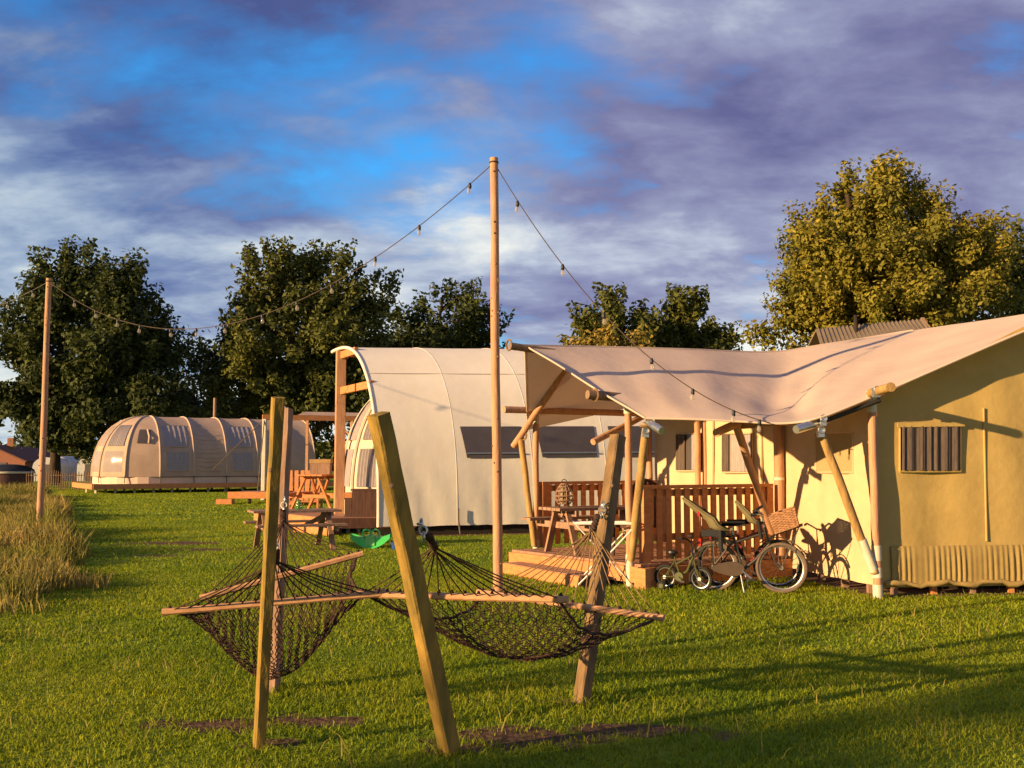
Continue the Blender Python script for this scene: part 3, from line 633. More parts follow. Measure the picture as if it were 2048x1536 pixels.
# ------------------------------------------------------------------ white arched tent
ARC = None
def arched_tent():
    t = thing('arched_tent', 'large white arched canopy tent with three dark windows, centre', 'tent', (TA.x, TA.y, 0))
    R = 3.15; H = 4.19; z0 = .22; AE = math.pi*.535; arc = superarc(R, H, 2.5)
    def bp(tt, a, off=0.0):
        aa = a if a <= math.pi/2 else math.pi-a; o, up = arc(aa); s = 1 if a <= math.pi/2 else -1
        return TA+TU*tt+TN*(s*(o+off))+V((0, 0, z0+up*(1+.006*tt)+off*.4))
    def zf(z):
        lo, hi = 0, math.pi/2
        for _ in range(30):
            m = (lo+hi)/2
            if z0+arc(m)[1] < z: lo = m
            else: hi = m
        return lo
    ribs = [0, 1.72, 3.5, 5.3, 7.2, 9.3]; pans = []
    for k in range(5):
        rows = []
        for i in range(49):
            a = AE*i/48; r = []
            for j in range(9):
                v = j/8; s = -.014*math.sin(math.pi*v); low = max(0, 1-i/9)
                s += .03*low*math.sin(v*17+k*2+i*.5)*math.sin(math.pi*v); r.append(bp(ribs[k]+(ribs[k+1]-ribs[k])*v, a, s))
            rows.append(r)
        pans.append(MB().grid(rows).build('canvas_panel', M_white, t, True))
    for k, x in enumerate(ribs):
        if k == 0: continue
        MB().tube([bp(x, AE*i/48, -.008) for i in range(49)], .013, 6).build('rib', M_whiterib, t, True)
    fr = MB()
    pts = [bp(-.02, AE*i/48, -.02) for i in range(49)]
    fr.tube(pts, .042, 8); fr.build('front_arch', M_whiterib, t, True)
    for k in (1, 2, 3, 4):
        x0 = ribs[k]+.2; x1 = ribs[k+1]-.2; q = []
        rows = [[bp(x0+(x1-x0)*j/6, zf(1.68+.70*i/4), .012) for j in range(7)] for i in range(5)]
        # slanted ends
        rows = [[p+TU*(-.10*(i/4)+.05)*(1 if j < 3 else (-.2 if j > 3 else 0)) for j, p in enumerate(r)] for i, r in enumerate(rows)]
        w = MB().grid(rows).build('window', M_win, pans[k], True)
        MB().tube([rows[0][0]+V((0, 0, .1)), rows[0][6]+V((0, 0, .1))], .018, 5).build('sill_bar', M_steel, w)
    # seam along the flank, dark sheet painting shade below the hem, tie downs
    MB().tube([bp(x*.1, zf(3.62), .005) for x in range(0, 98)], .009, 4).build('seam', M_whiterib, t)
    MB().grid([[bp(x, 0, -.12)*1-V((0, 0, .0)) for x in ribs], [V((*bp(x, 0, -.12).xy, -.02)) for x in ribs]]).build('hem_shade', M_shade_flue, t)
    for k in (1, 2, 3, 4):
        p = bp(ribs[k], 0, .05); MB().tube([p+V((0, 0, .35)), p+V((0, 0, .1)), p+TN*.1-V((0, 0, .2))], .02, 5).build('tie', M_cable, t)
    for k in range(4):
        p = bp(ribs[k]+.02, 0, .03)
    # centre post of the open front and its cross beams
    top = z0+H-.05; pp = TA+TU*.05
    po = MB().beam(pp+V((0, 0, .3)), pp+V((0, 0, top)), .20, .24, up=TU, bev=.015).build('front_post', M_log, t)
    for zz in (3.36, top-.12):
        a = zf(zz); o = arc(a)[0]; MB().beam(pp+TN*.10+V((0, 0, zz)), pp+TN*(o-.02)+V((0, 0, zz)), .09, .17).build('cross_beam', M_red, t)
    rp_ = MB().beam(pp-TN*.02+V((0, 0, top-.06)), pp+TU*9.6-TN*.02+V((0, 0, top-.06)), .14, .16).build('ridge_beam', M_log, t)
    for k in (1, 2, 3, 4, 5): q = pp+TU*(ribs[k]-.1)-TN*.3; MB().beam(q+V((0, 0, 0)), q+V((0, 0, top-.1)), .12, .12).build('rear_post', M_log, t)
    # inner dome nosed room
    C = TA+TU*2.15; C.z = 0
    inner = thing('inner_tent', 'peach dome nosed tent with curtained windows under the white arched canopy', 'tent', C)
    g = [0, .62, 1.25, 1.9, 2.5, math.pi]
    wn = [(i, z_, z2, .12, .88, 'curtain') for i in range(5) for z_, z2 in ((.3, 1.2), (1.42, 2.4))]
    nose_tent(inner, C, math.radians(21), 2.05, 2.95, .72, 6, [2, 4, 6], g, M_peach, M_sleeve, wn, [])
    # deck
    K1 = V((-4.15, 22.2, 0)); K2 = V((-6.65, 25.5, 0)); K3 = K2+TU*5; K4 = V((-2.2, 22.5, 0)); K5 = K4+TU*3
    dk = thing('timber_deck', 'raised timber deck in front of the white arched tent', 'deck', K1)
    MB().slab([K1.xy, K4.xy, K5.xy, K3.xy, K2.xy], .29, .35).build('deck_floor', M_deck, dk)
    o = V((-.73, -.69, 0))*.03
    MB().beam(K2+o+V((0, 0, .23)), K1+o+V((0, 0, .23)), .05, .23).build('fascia', M_red, dk)
    o = (K4-K1).normalized(); o = V((o.y, -o.x, 0))*.03
    MB().beam(K1+o+V((0, 0, .23)), K4+o+V((0, 0, .23)), .05, .23).build('fascia', M_dark, dk)  # dark board: the shade on this deck side is put into its colour
    for i in range(8):
        p = lerp(K1, K4, (i+.5)/8)+V((.05, .15, 0)); MB().beam(p+V((0, 0, -.05)), p+V((0, 0, .28)), .07, .07).build('deck_pile', M_sleeve, dk)
    for i in range(6):
        p = lerp(K1, K2, (i+.5)/6)+V((.2, .1, 0)); MB().beam(p+V((0, 0, -.05)), p+V((0, 0, .28)), .07, .07).build('deck_pile', M_shade_flue, dk)
    s0 = gnd(588, 1064); s1 = gnd(655, 1072); dd = (s1-s0).normalized(); nn = V((-dd.y, dd.x, 0))
    st = thing('deck_step', 'low orange timber step at the foot of the deck behind the picnic table', 'step', s0)
    MB().slab([s0.xy, s1.xy, (s1+nn*.35).xy, (s0+nn*.35).xy], .13, .17).build('tread', M_deck, st)
    MB().beam(s0+V((0, 0, .08)), s1+V((0, 0, .08)), .04, .16).build('riser', M_red, st)
    MB().beam(s1+V((0, 0, .08)), s1+nn*.33+V((0, 0, .08)), .04, .155).build('end_board', M_dark, st)
    # cabinet on the deck
    c = at(733, 1024, 22.8); cb = thing('storage_cabinet', 'dark brown wooden cabinet on the deck beside the arched canopy', 'cabinet', V((c.x, c.y, .35)))
    b = V((c.x, c.y, .35)); w = .62; h = .60
    for i in range(5): MB().box(b+V((-.23+i*.156, -.2, h/2)), (.152, .03, h)).build('plank', M_dark, cb)
    MB().slab([(b.x-.31, b.y-.183), (b.x+.47, b.y-.183), (b.x+.47, b.y+.25), (b.x-.31, b.y+.25)], .35, .35+h).build('carcass', M_dark, cb)
    MB().box(b+V((.08, .03, h+.02)), (.84, .52, .035)).build('top', M_dark, cb)
    MB().box(b+V((-.40, -.02, h*.36)), (.16, .3, h*.72)).build('side_box', M_dark, cb); MB().box(b+V((-.40, -.02, h*.83)), (.17, .32, h*.2)).build('side_drawer', M_red, cb)
arched_tent()

# ------------------------------------------------------------------ picnic tables and what stands by the arched tent
def picnic(name, label, loc, yaw, L=1.7, h=.74, w=.72, m=None, group='picnic tables', leg_spread=.55, benches=True, z=0):
    m = m or M_grey; t = thing(name, label, 'picnic table', V((*V(loc).xy, z)), group); M = Matrix.Translation(V((*V(loc).xy, z))) @ Matrix.Rotation(yaw, 4, 'Z')
    for i in range(5): MB().box((0, -w/2+(i+.5)*w/5, h-.02), (L, w/5-.012, .04)).xf(M).build('table_plank', m, t)
    for s in (-1, 1):
        x = s*(L/2-.22)
        for q in (-1, 1): MB().beam((x, q*leg_spread*1.15, 0), (x, q*.16, h-.05), .045, .095, up=(1, 0, 0)).xf(M).build('leg', m, t)
        MB().beam((x+.05, -.76, .40), (x+.05, .76, .40), .045, .09).xf(M).build('bench_bearer', m, t); MB().beam((x+.05, -.33, h-.08), (x+.05, .33, h-.08), .045, .08).xf(M).build('top_bearer', m, t)
        MB().beam((x, 0, h-.1), (s*.2, 0, .42), .04, .08).xf(M).build('brace', m, t)
    if benches:
        for q in (-1, 1):
            for i in (0, 1): MB().box((0, q*(.60+.13*i), .465), (L, .12, .04)).xf(M).build('bench_plank', m, t)
    return t
p = gnd(588, 1097); picnic('picnic_table', 'grey brown picnic table on the lawn behind the left hammock', p, .42, 1.62, .72)
jp = at(597, 1037, p.y-.02); jp.z = .722
jt = thing('glass_jar', 'small green glass jar on the lawn picnic table', 'jar', jp)
MB().lathe(jp, [(.05, 0), (.065, .02), (.065, .10), (.045, .14), (.05, .17)], 12).build('jar_body', G_jar, jt, True)
MB().ring(jp+V((0, 0, .17)), .05, .008, (0, 0, 1), 14, 5).build('jar_rim', G_jar, jt, True)
q = at(640, 1012, 25.2); picnic('picnic_table', 'red brown A frame picnic table on the timber deck by the arched tent post', V((q.x, q.y, 0)), 1.35, 1.5, .95, .74, M_red, leg_spread=.5, z=.35)
bx = V((q.x+.08, q.y-.35, 1.302)); t = thing('brown_box', 'brown cardboard coloured box on the deck picnic table', 'box', bx)
MB().box(bx+V((0, 0, .14)), (.50, .36, .28)).build('body', M_grey, t); MB().box(bx+V((0, 0, .33)), (.53, .38, .10)).build('lid', mat('box_lid', (.36, .22, .09)), t)
q = at(608, 1000, 30); t = thing('wooden_armchair', 'slatted red wooden armchair behind the deck picnic table', 'chair', V((q.x, q.y, 0)))
b = V((q.x, q.y, 0))
for i in range(6): MB().beam(b+V((-.42+i*.15, .15, .3)), b+V((-.55+i*.19, .55, 1.35)), .12, .03, up=(0, 1, 0)).build('back_slat', M_red, t)
for i in range(5): MB().box(b+V((0, -.35+i*.12, .42)), (.9, .1, .03)).build('seat_slat', M_red, t)
for s in (-1, 1):
    MB().box(b+V((s*.52, -.1, .72)), (.14, .9, .035)).build('arm', M_red, t)
    for y in (-.42, .2): MB().beam(b+V((s*.5, y, 0)), b+V((s*.5, y, .70)), .06, .08).build('leg', M_red, t)
def rocker():
    c = gnd(742, 1096); t = thing('seesaw_rocker', 'green plastic seesaw rocker with two handles on the lawn', 'rocker toy', c); n = 20; L = .37
    for s, m in ((-1, M_green), (1, M_green)):
        vs = []
        for i in range(n+1):
            x = -L+2*L*i/n; zb = .05+.13*(x/L)**2*1.1-.05*(1-(x/L)**2); zt = .17+.10*abs(x/L)**1.5+(.05 if abs(x) < .06 else 0); vs.append((x, zb, zt))
        y0, y1 = (s*.13-.012, s*.13+.012)
        V_ = [c+V((x, y, z)) for y in (y0, y1) for x, a, b_ in vs for z in (a, b_)]; k = 2*(n+1); F_ = []
        for i in range(n):
            F_ += [(2*i, 2*i+2, 2*i+3, 2*i+1), (k+2*i, k+2*i+1, k+2*i+3, k+2*i+2), (2*i, k+2*i, k+2*i+2, 2*i+2), (2*i+1, 2*i+3, k+2*i+3, k+2*i+1)]
        F_ += [(0, 1, k+1, k), (2*n, k+2*n, k+2*n+1, 2*n+1)]
        MB().add(V_, F_).build('side_shell', m, t)
    MB().grid([[c+V((-L+2*L*i/n, y, .055+.13*((-1+2*i/n))**2)) for i in range(n+1)] for y in (-.13, .13)]).build('rocker_base', M_green, t, True)
    MB().box(c+V((-.22, 0, .20)), (.2, .25, .03)).build('seat', M_greenlt, t); MB().box(c+V((.2, 0, .20)), (.2, .25, .03)).build('seat', M_greenlt, t)
    MB().box(c+V((0, -.02, .15)), (.17, .28, .18)).build('centre_block', M_greenlt, t)
    for x in (-.08, .09): MB().ring(c+V((x, -.05, .27)), .075, .017, (0, 1, 0), 14, 6, 0, math.pi*2).build('handle', M_green if x < 0 else M_greenlt, t, True)
    p = gnd(790, 1099); b = thing('blue_bucket', 'small blue plastic bucket beside the green rocker', 'bucket', p)
    MB().lathe(p, [(.055, 0), (.075, .13), (.082, .135), (.07, .14), (.05, .02)], 14).build('pail', M_blue, b, True); MB().ring(p+V((0, 0, .13)), .075, .005, (0, 1, 0), 14, 5, 0, math.pi).build('handle', M_blue, b)
rocker()

# ------------------------------------------------------------------ safari tent
def wall_panel(root, a, b, z0, zt, m, name='wall', nx=24, nz=14, rip=.008, seed=0):
    """upright canvas between a and b, top height zt(u); shallow ripples"""
    d = (V(b)-V(a)); n = V((d.y, -d.x, 0)).normalized(); rd = random.Random(seed); ph = [rd.uniform(0, 6) for _ in range(4)]
    rows = []
    for i in range(nz+1):
        r = []
        for j in range(nx+1):
            u = j/nx; z = z0+(zt(u)-z0)*i/nz; w = 1.9*rip*(math.sin(u*19+ph[0])+.7*math.sin(u*41+ph[1]+z)+.8*math.sin(z*3+u*5+ph[2])); p = V(a)+d*u+n*w; p.z = z; r.append(p)
        rows.append(r)
    return MB().grid(rows).build(name, m, root, True)
def wall_window(par, a, b, c, d_, p0, direc, m, frame, curtain=None, off=.03, name='window'):
    P = lambda px, py, o=off: onwall(px, py, p0, direc, o)
    q = [P(a, d_), P(c, d_), P(c, b), P(a, b)]
    w = MB().thick([P(a, d_), P(c, d_), P(c, b), P(a, b)], .006).build(name, m, par)
    MB().tube(q+[q[0]], .016, 5).build('frame', frame, w)
    if curtain:
        n = V((direc[1], -direc[0], 0)).normalized()
        for u0, u1, mm in curtain:
            k = max(8, int((u1-u0)*60)); rows = []; rr = random.Random(int(a)); fo = [.012+.010*(1+math.sin(jj*.75+1.3*math.sin(jj*.21)))+rr.uniform(0, .006) for jj in range(k+1)]
            for v in (0, .5, 1): rows.append([lerp(lerp(q[0], q[1], u0+(u1-u0)*j/k), lerp(q[3], q[2], u0+(u1-u0)*j/k), .03+.94*v)+n*fo[j] for j in range(k+1)])
            MB().grid(rows).build('curtain', mm, w)
    return w
def safari():
    t = thing('safari_tent', 'yellow canvas safari tent with pinkish fly roof and open log porch, right', 'tent', (G0.x, G0.y, 0))
    # ---- fly roof: near sheet from ridge to eave, swelling into the right wing
    T = [(1050, 691, 13.5), (1200, 694, 14.2), (1380, 699, 14.9), (1540, 704, 15.7), (1650, 689, 16), (1850, 657, 16.2), (2048, 628, 14.5), (2380, 566, 12.2), (2760, 640, 12.6)]
    B = [(1290, 836, 11.95), (1390, 838, 11.85), (1490, 843, 11.75), (1570, 846, 11.6), (1640, 834, 11.45), (1745, 793, 11.5), (2048, 662, 11.7), (2330, 548, 11.9), (2760, 700, 12)]
    T = [at(*q) for q in T]; B = [at(*q) for q in B]
    def cr(P, s):
        i = min(len(P)-2, int(s)); f = s-i; p = [P[max(0, min(len(P)-1, i+k))] for k in (-1, 0, 1, 2)]
        return .5*((2*p[1])+(p[2]-p[0])*f+(2*p[0]-5*p[1]+4*p[2]-p[3])*f*f+(3*p[1]-p[0]-3*p[2]+p[3])*f**3)
    NS = 64; NV = 16; rows = []
    for i in range(NV+1):
        v = i/NV; r = []
        for j in range(NS+1):
            s = (len(T)-1)*j/NS; p = lerp(cr(T, s), cr(B, s), v)
            val_ = math.exp(-((s-3.1)/1.0)**2); p.z -= (.05+.16*val_)*math.sin(math.pi*v)*(1 if s > .2 else s/.2)
            p.z += .012*math.sin(s*9+v*7)*math.sin(math.pi*v)+.018*math.sin(v*11-s*3)*val_*math.sin(math.pi*v); r.append(p)
        rows.append(r)
    roof = MB().grid(rows).build('fly_roof', M_roof, t, True)
    MB().tube([rows[NV][j]+V((0, 0, -.004)) for j in range(NS+1)], .013, 6).build('roof_hem', M_roof, roof, True)
    MB().tube([rows[i][0] for i in range(NV+1)], .013, 6).build('roof_hem', M_roof, roof, True)
    MB().tube([rows[0][j]+V((0, .01, 0)) for j in range(0, 40)], .02, 6).build('ridge_seam', M_roof, roof, True)
    # far slope, seen from below through the open porch end
    fr = [at(1052, 812, 14.55), at(1054, 860, 15.6)]
    tops = [rows[0][j] for j in range(0, 33)]; fe0 = at(1056, 860, 15.5)
    rws = []
    for i in range(9):
        v = i/8; r = []
        for j in range(17):
            u = j/16; e = fe0+U*(u*6.0)+V((0, 0, .42*min(1, u*3.2)-.1*u)); tp = tops[j*2]+V((0, .03, -.01)); p = lerp(tp, e, v); p.z -= .10*math.sin(math.pi*v); r.append(p)
        rws.append(r)
    MB().grid(rws).build('far_roof_slope', M_roof, t, True)
    MB().tube([r[0] for r in rws], .013, 6).build('roof_hem', M_roof, roof, True)
    # ---- walls
    gz = lambda u: 2.38+u*4.4*.475 if u < .75 else 2.38+.75*4.4*.475-(u-.75)*4.4*.44
    ga = G0+GD*.06; gb = G0+GD*4.6
    g = wall_panel(t, ga, gb, .11, gz, M_canvas_olive, 'gable_wall', 40, 18, .006, 3)
    wall_panel(t, N2-SW*.06, G0+SW*.04, .13, lambda u: 2.36, M_canvas, 'side_wall', 20, 14, .007, 5)
    bw = wall_panel(t, F2+BW*.1, N2+BW*.06, .3, lambda u: 2.55, M_canvas, 'porch_wall', 20, 10, .006, 6)
    wall_panel(t, F2+U*5.5, F2+U*.02, .2, lambda u: 2.5, M_canvas, 'rear_wall', 20, 10, .006, 7)
    wall_panel(t, gb, gb+SW*5, .17, lambda u: 2.3, M_canvas, 'right_wall', 16, 10, .006, 8)
    tri = [N2+BW*.06+V((0, 0, 2.54)), F2+V((0, 0, 2.54)), lerp(N2, F2, .5)+V((0, 0, 3.2))]
    MB().thick(tri, .01).build('porch_gable', M_canvas, t)
    MB().tube([onwall(1966, 816, ga, GD, .012), onwall(1972, 1082, ga, GD, .012)], .012, 6).build('wall_seam', M_canvas_olive, g)
    wall_window(g, 1797, 850, 1918, 943, ga, GD, M_win, M_canvas_olive, [(.02, .99, M_curt)])
    MB().thick([onwall(a, b, ga, GD, .05) for a, b in ((1790, 846), (1924, 844), (1924, 853), (1790, 855))][::-1], .012).build('window_flap', M_canvas_olive, g)
    sw = [o for o in t.children if o.name.startswith('side_wall')][0]
    wall_window(sw, 1634, 866, 1709, 945, G0, -SW, M_mesh, M_canvas, None, .02)
    wall_window(bw, 1357, 867, 1409, 942, N2, -BW, M_win, M_canvas, [(.0, .36, M_curt), (.62, .96, M_curtlt)])
    wall_window(bw, 1449, 867, 1508, 945, N2, -BW, M_win, M_canvas, [(.0, .22, M_curt), (.3, 1.0, M_curtlt)])
    for px in (1428, 1525): MB().tube([onwall(px, 835, N2, -BW, .02), onwall(px, 985, N2, -BW, .02)], .02, 6).build('wall_pole', M_canvas, bw, True)
    # pleated skirt along the gable and its rolled hem
    nrm = V((GD.y, -GD.x, 0)); n = 420; rs = random.Random(9); rows = []
    ph_ = [0.0]
    for _ in range(n): ph_.append(ph_[-1]+rs.uniform(.5, 1.4))
    amp = [.7+.6*math.sin(j*.13)*math.sin(j*.047) for j in range(n+1)]
    for i, (z, k) in enumerate(((.60, .1), (.56, .5), (.42, .9), (.26, 1), (.14, .6))):
        rows.append([ga+GD*(.12+4.3*j/n)+nrm*(.008+.022*min(1, k*1.4)+.008*k*amp[j]*math.sin(ph_[j]))+V((0, 0, z)) for j in range(n+1)])
    MB().grid(rows[::-1]).build('pleated_skirt', M_skirt, g, True)
    MB().tube([ga+GD*(.02+4.4*j/50)+nrm*(.045+.012*math.sin(j*1.7))+V((0, 0, .15+.02*math.sin(j*.9)+.012*math.sin(j*2.3))) for j in range(51)], [.030+.008*math.sin(j*1.1) for j in range(51)], 8).build('rolled_hem', M_skirt, g, True)
    # stilts
    for k in range(9):
        p = lerp(ga, gb, (k+.4)/9)+V((0, .12, 0)); MB().beam(p+V((0, 0, -.05)), p+V((0, 0, .2)), .07, .07).build('stilt', M_red if k % 2 else M_grey, t)
    for k in range(4):
        p = lerp(G0, N2, (k+.6)/4)+V((.12, 0, 0)); MB().beam(p+V((0, 0, -.05)), p+V((0, 0, .2)), .08, .08).build('stilt', M_grey, t)
    MB().grid([[p+V((.5, .6, -.02)) for p in (gb, G0+GD*.3, N2+GD*.3)], [p+V((.5, .6, .3)) for p in (gb, G0+GD*.3, N2+GD*.3)]]).build('underfloor_shade', M_shade_flue, t)  # dark upright sheet painting the shade below the tent floor
    # ---- log frame
    def post(a, b, r=.058, m=M_log, sleeve=None, n='post'):
        r = r*.86; o = log(t, a, b, r, m, n)
        if sleeve:
            a = V(a); b = V(b); L_ = (b-a).length
            for s0, s1 in sleeve: MB().tube([lerp(a, b, s0/L_), lerp(a, b, s1/L_)], r*1.10, 12).build('sleeve', M_sleeve, o, True)
        return o
    H1 = at(1247, 803, N1.y); post(N1, (N1.x-.01, N1.y, H1.z), .055, M_log, [(0, .42), (H1.z-.16, H1.z+.01)])
    f1 = V((F1.x, F1.y, .0)); post(f1, (F1.x, F1.y, 2.43), .055, M_log, [(.15, .42), (2.2, 2.44)])
    post(at(1262, 1120, 12.65), at(1294, 846, 12.1), .06, M_logy, None, 'brace')
    post(at(1069, 1092, 15.05), at(1041, 872, 15.15), .055, M_logy, None, 'brace')
    post(at(1132, 736, 14.35), at(1028, 892, 15.25), .062, M_log, None, 'rafter')
    post(at(1008, 819, 14.75), at(1008, 819, 14.75)+U*3.3, .062, M_log, None, 'purlin')
    pn = at(1176, 789, 12.35); post(pn, pn+U*.75-V((0, 0, .03)), .07, M_loggrey, None, 'purlin')
    pr = at(1020, 692, 13.35); post(pr, pr+U*4.5-V((0, 0, .30)), .06, M_loggrey, None, 'ridge_pole')
    post(at(1186, 884, 12.75), at(1300, 826, 13.6), .05, M_log, None, 'tie_log')
    post(at(1298, 845, 12.0), at(1324, 862, 11.7), .058, M_steel, None, 'eave_tube')
    post(at(1432, 866, 12.3), at(1500, 836, 12.8), .06, M_log, None, 'tie_log')
    post(at(1473, 852, 12.6), at(1545, 1065, 13.7), .06, M_log, None, 'brace')
    post(at(1480, 852, 12.7), at(1640, 838, 11.75), .05, M_log, None, 'eave_log')
    post(N2+V((-.06, -.1, .2)), N2+V((-.06, -.1, 2.55)), .082, M_log, [(1.15, 1.19)])
    m_ = lerp(N2, F2, .58)+V((-.12, -.05, .2)); post(m_, m_+V((0, 0, 2.5)), .055); m_ += V((.12, .03, 0)); post(m_, m_+V((0, 0, 2.5)), .05)
    m_ = F2+V((-.15, 0, .2)); post(m_, m_+V((0, 0, 2.4)), .06)
    gp = G0+V((-.03, -.1, 0)); post(gp, gp+V((-.01, 0, 2.48)), .062, M_log, [(0, .16), (.24, .36), (.44, .62), (2.2, 2.46)])
    post(gp+V((-.04, -.02, .3)), at(1641, 862, 11.55), .058, M_logy, [(.02, .42)], 'brace')
    post(at(1593, 859, 11.35), at(1655, 838, 11.7), .06, M_steel, None, 'eave_tube')
    post(at(1740, 787, 11.5), at(1783, 774, 10.95), .062, M_logy, None, 'purlin')
    post(at(1640, 846, 11.6), at(1760, 800, 11.5), .035, M_black, None, 'eave_bar')
    # rope lashings and clamps
    for p, ax in ((at(1048, 870, 15.1), U), (at(1070, 818, 15.0), U), (at(1018, 690, 13.4), U), (at(1190, 790, 12.4), U), (at(1292, 852, 12.05), V((0, 0, 1))), (at(1040, 882, 15.2), U)):
        MB().ring(p, .075, .014, ax, 14, 5).build('lashing', M_ropelt, t, True)
    for p in (at(1641, 865, 11.5), at(1752, 785, 11.3), at(1645, 842, 11.5), at(1291, 866, 12.05)):
        MB().box(p, (.07, .08, .11)).ring(p+V((0, -.05, .03)), .035, .012, (0, 1, 0), 12, 5).build('clamp', M_steel, t)
    # ---- porch deck and railings
    dz = .30; o1 = N1-U*.65+V((.06, -.1, 0)); A = gnd(1023, 1110, .22); A = V((A.x, A.y, 0)); Bc = V((N1.x+.12, N1.y-.12, 0))
    dk = thing('porch_deck', 'orange stained timber porch deck of the safari tent', 'deck', Bc)
    nb = 16; e0, e1 = A, Bc; i0 = F2-BW*.1; L_ = (N2-N1).length
    far_e = A+U*(L_+.9); near_e = Bc+U*(L_-.1)
    for i in range(nb):
        u0 = i/nb+.002; u1 = (i+1)/nb-.002; q = [lerp(A, far_e, u0), lerp(Bc, near_e, u0), lerp(Bc, near_e, u1), lerp(A, far_e, u1)]
        MB().slab([p.xy for p in q], dz-.035, dz).build('deck_board', M_deck, dk)
    ne = (Bc-A).normalized(); no = V((ne.y, -ne.x, 0))*.03
    MB().beam(A+no*-1*0+V((-.02, -.03, dz-.13)), Bc+V((-.02, -.03, dz-.13)), .05, .2).build('fascia', M_red, dk)
    MB().beam(Bc+V((.03, -.03, dz-.16)), near_e+V((.02, -.04, dz-.16)), .05, .24).build('fascia', M_red, dk)
    MB().box(Bc+V((.02, -.04, dz-.17)), (.20, .10, .26), math.atan2(ne.y, ne.x)).build('corner_block', M_red, dk)
    for k in range(7):
        p = lerp(Bc, near_e, (k+.3)/7)+V((.03, .1, 0)); MB().tube([p+V((0, 0, -.05)), p+V((0, 0, dz-.05))], .05, 8).build('deck_pile', M_grey, dk, True)
    for k in range(4):
        p = lerp(A, Bc, (k+.5)/4)+V((.15, .12, 0)); MB().tube([p+V((0, 0, -.05)), p+V((0, 0, dz-.05))], .05, 8).build('deck_pile', M_grey, dk, True)
    s0 = gnd(1008, 1146); s1 = gnd(1160, 1176); sd = (s1-s0).normalized(); sn = V((-sd.y, sd.x, 0))
    st = thing('porch_step', 'low orange timber step below the porch deck', 'step', s0)
    for k in range(3): MB().slab([p.xy for p in (s0+sn*(.115*k+.004), s1+sn*(.115*k+.004), s1+sn*(.115*k+.11), s0+sn*(.115*k+.11))], .115, .15).build('tread_board', M_deck, st)
    MB().beam(s0+V((0, 0, .07)), s1+V((0, 0, .07)), .04, .145).build('riser', M_red, st); MB().beam(s1+sd*.025+V((0, 0, .07)), s1+sd*.025+sn*.34+V((0, 0, .07)), .04, .14).build('end_board', M_dark, st)
    def railing(a, b, n, label, skip=()):
        r = thing('porch_railing', label, 'railing', V((a.x, a.y, dz)), 'porch railings'); a = V((a.x, a.y, 0)); b = V((b.x, b.y, 0)); d = (b-a).normalized(); nn = V((d.y, -d.x, 0))
        MB().beam(a+V((0, 0, 1.28)), b+V((0, 0, 1.28)), .11, .045).build('top_rail', M_red, r)
        for z in (.62, 1.2): MB().beam(a+V((0, 0, z))-nn*.035, b+V((0, 0, z))-nn*.035, .04, .09).build('cross_rail', M_red, r)
        for e in (a+d*.06, b-d*.06): MB().beam(e+V((0, 0, dz)), e+V((0, 0, 1.255)), .11, .11, up=nn).build('newel', M_red, r)
        base = None
        for i in range(n):
            p = lerp(a, b, (i+.9)/(n+.8))
            if base is None:
                base = MB().beam(p+V((0, 0, .34))+nn*.008, p+V((0, 0, 1.255))+nn*.008, .088, .024, up=nn).build('slat', M_red, r)
            else:
                c = base.copy(); c.location = base.location+(p-lerp(a, b, .9/(n+.8))); COL.objects.link(c); c.parent = r
    railing(N1+U*.12+V((.05, -.02, 0)), N2-U*.22+V((0, -.04, 0)), 14, 'slatted orange porch railing behind the bicycles, nearest railing')
    railing(F1+U*.08, F2-U*.1, 13, 'slatted orange porch railing along the far side behind the porch table')
    # weeds and gear on the porch
    tb = at(1178, 1085, 14.3); picnic('porch_table', 'wooden picnic table on the porch with a lantern on it', V((tb.x, tb.y, 0)), math.atan2(U.y, U.x), 1.35, .66, .6, M_grey, leg_spread=.36, benches=True, z=dz)
    lp = V((tb.x, tb.y, dz+.662))-U*.42
    ln = thing('cage_lantern', 'round woven cage lantern on the porch table', 'lantern', lp)
    prof = [(.085, .05), (.125, .10), (.135, .16), (.115, .23), (.08, .29), (.045, .33)]
    for k, (r, z) in enumerate(prof): MB().ring(lp+V((0, 0, z)), r, .010, (0, 0, 1), 18, 5).build('hoop', M_grey, ln, True)
    for k in range(14):
        a = 2*math.pi*k/14; MB().tube([lp+V((r*math.cos(a), r*math.sin(a), z)) for r, z in prof], .006, 4).build('stave', M_grey, ln)
    MB().lathe(lp+V((0, 0, .05)), [(.06, 0), (.07, .02), (.06, .2), (.03, .24)], 12).build('inner_glass', mat('lantern_inner', (.25, .19, .11)), ln, True)
    for k in range(4):
        a = math.pi/4+k*math.pi/2; MB().tube([lp+V((.10*math.cos(a), .10*math.sin(a), 0)), lp+V((.085*math.cos(a), .085*math.sin(a), .05))], .009, 5).build('foot', M_black, ln)
    MB().ring(lp+V((0, 0, .36)), .035, .006, (0, 1, 0), 14, 5).build('handle', M_black, ln)
    ch = lerp(N1, N2, .2)+V((-.15, .55, 0)); cr_ = thing('round_back_chair', 'dark chair with rounded back just showing above the near railing', 'chair', V((ch.x, ch.y, dz)))
    cb = V((ch.x, ch.y, dz)); pts = []
    rim = [cb+U*(.27*math.cos(a*math.pi/10))+V((0, 0, .80+.26*math.sin(a*math.pi/10))) for a in range(11)]
    MB().tube([cb+U*.27+V((0, 0, .35))]+rim+[cb-U*.27+V((0, 0, .35))], .022, 7).build('back_frame', M_dark, cr_, True)
    for k in range(5):
        x = -.18+k*.09; MB().beam(cb+U*x+V((0, 0, .42)), cb+U*x+V((0, 0, .80+.26*math.sqrt(1-(x/.27)**2))), .055, .02, up=BW).build('back_slat', M_dark, cr_)
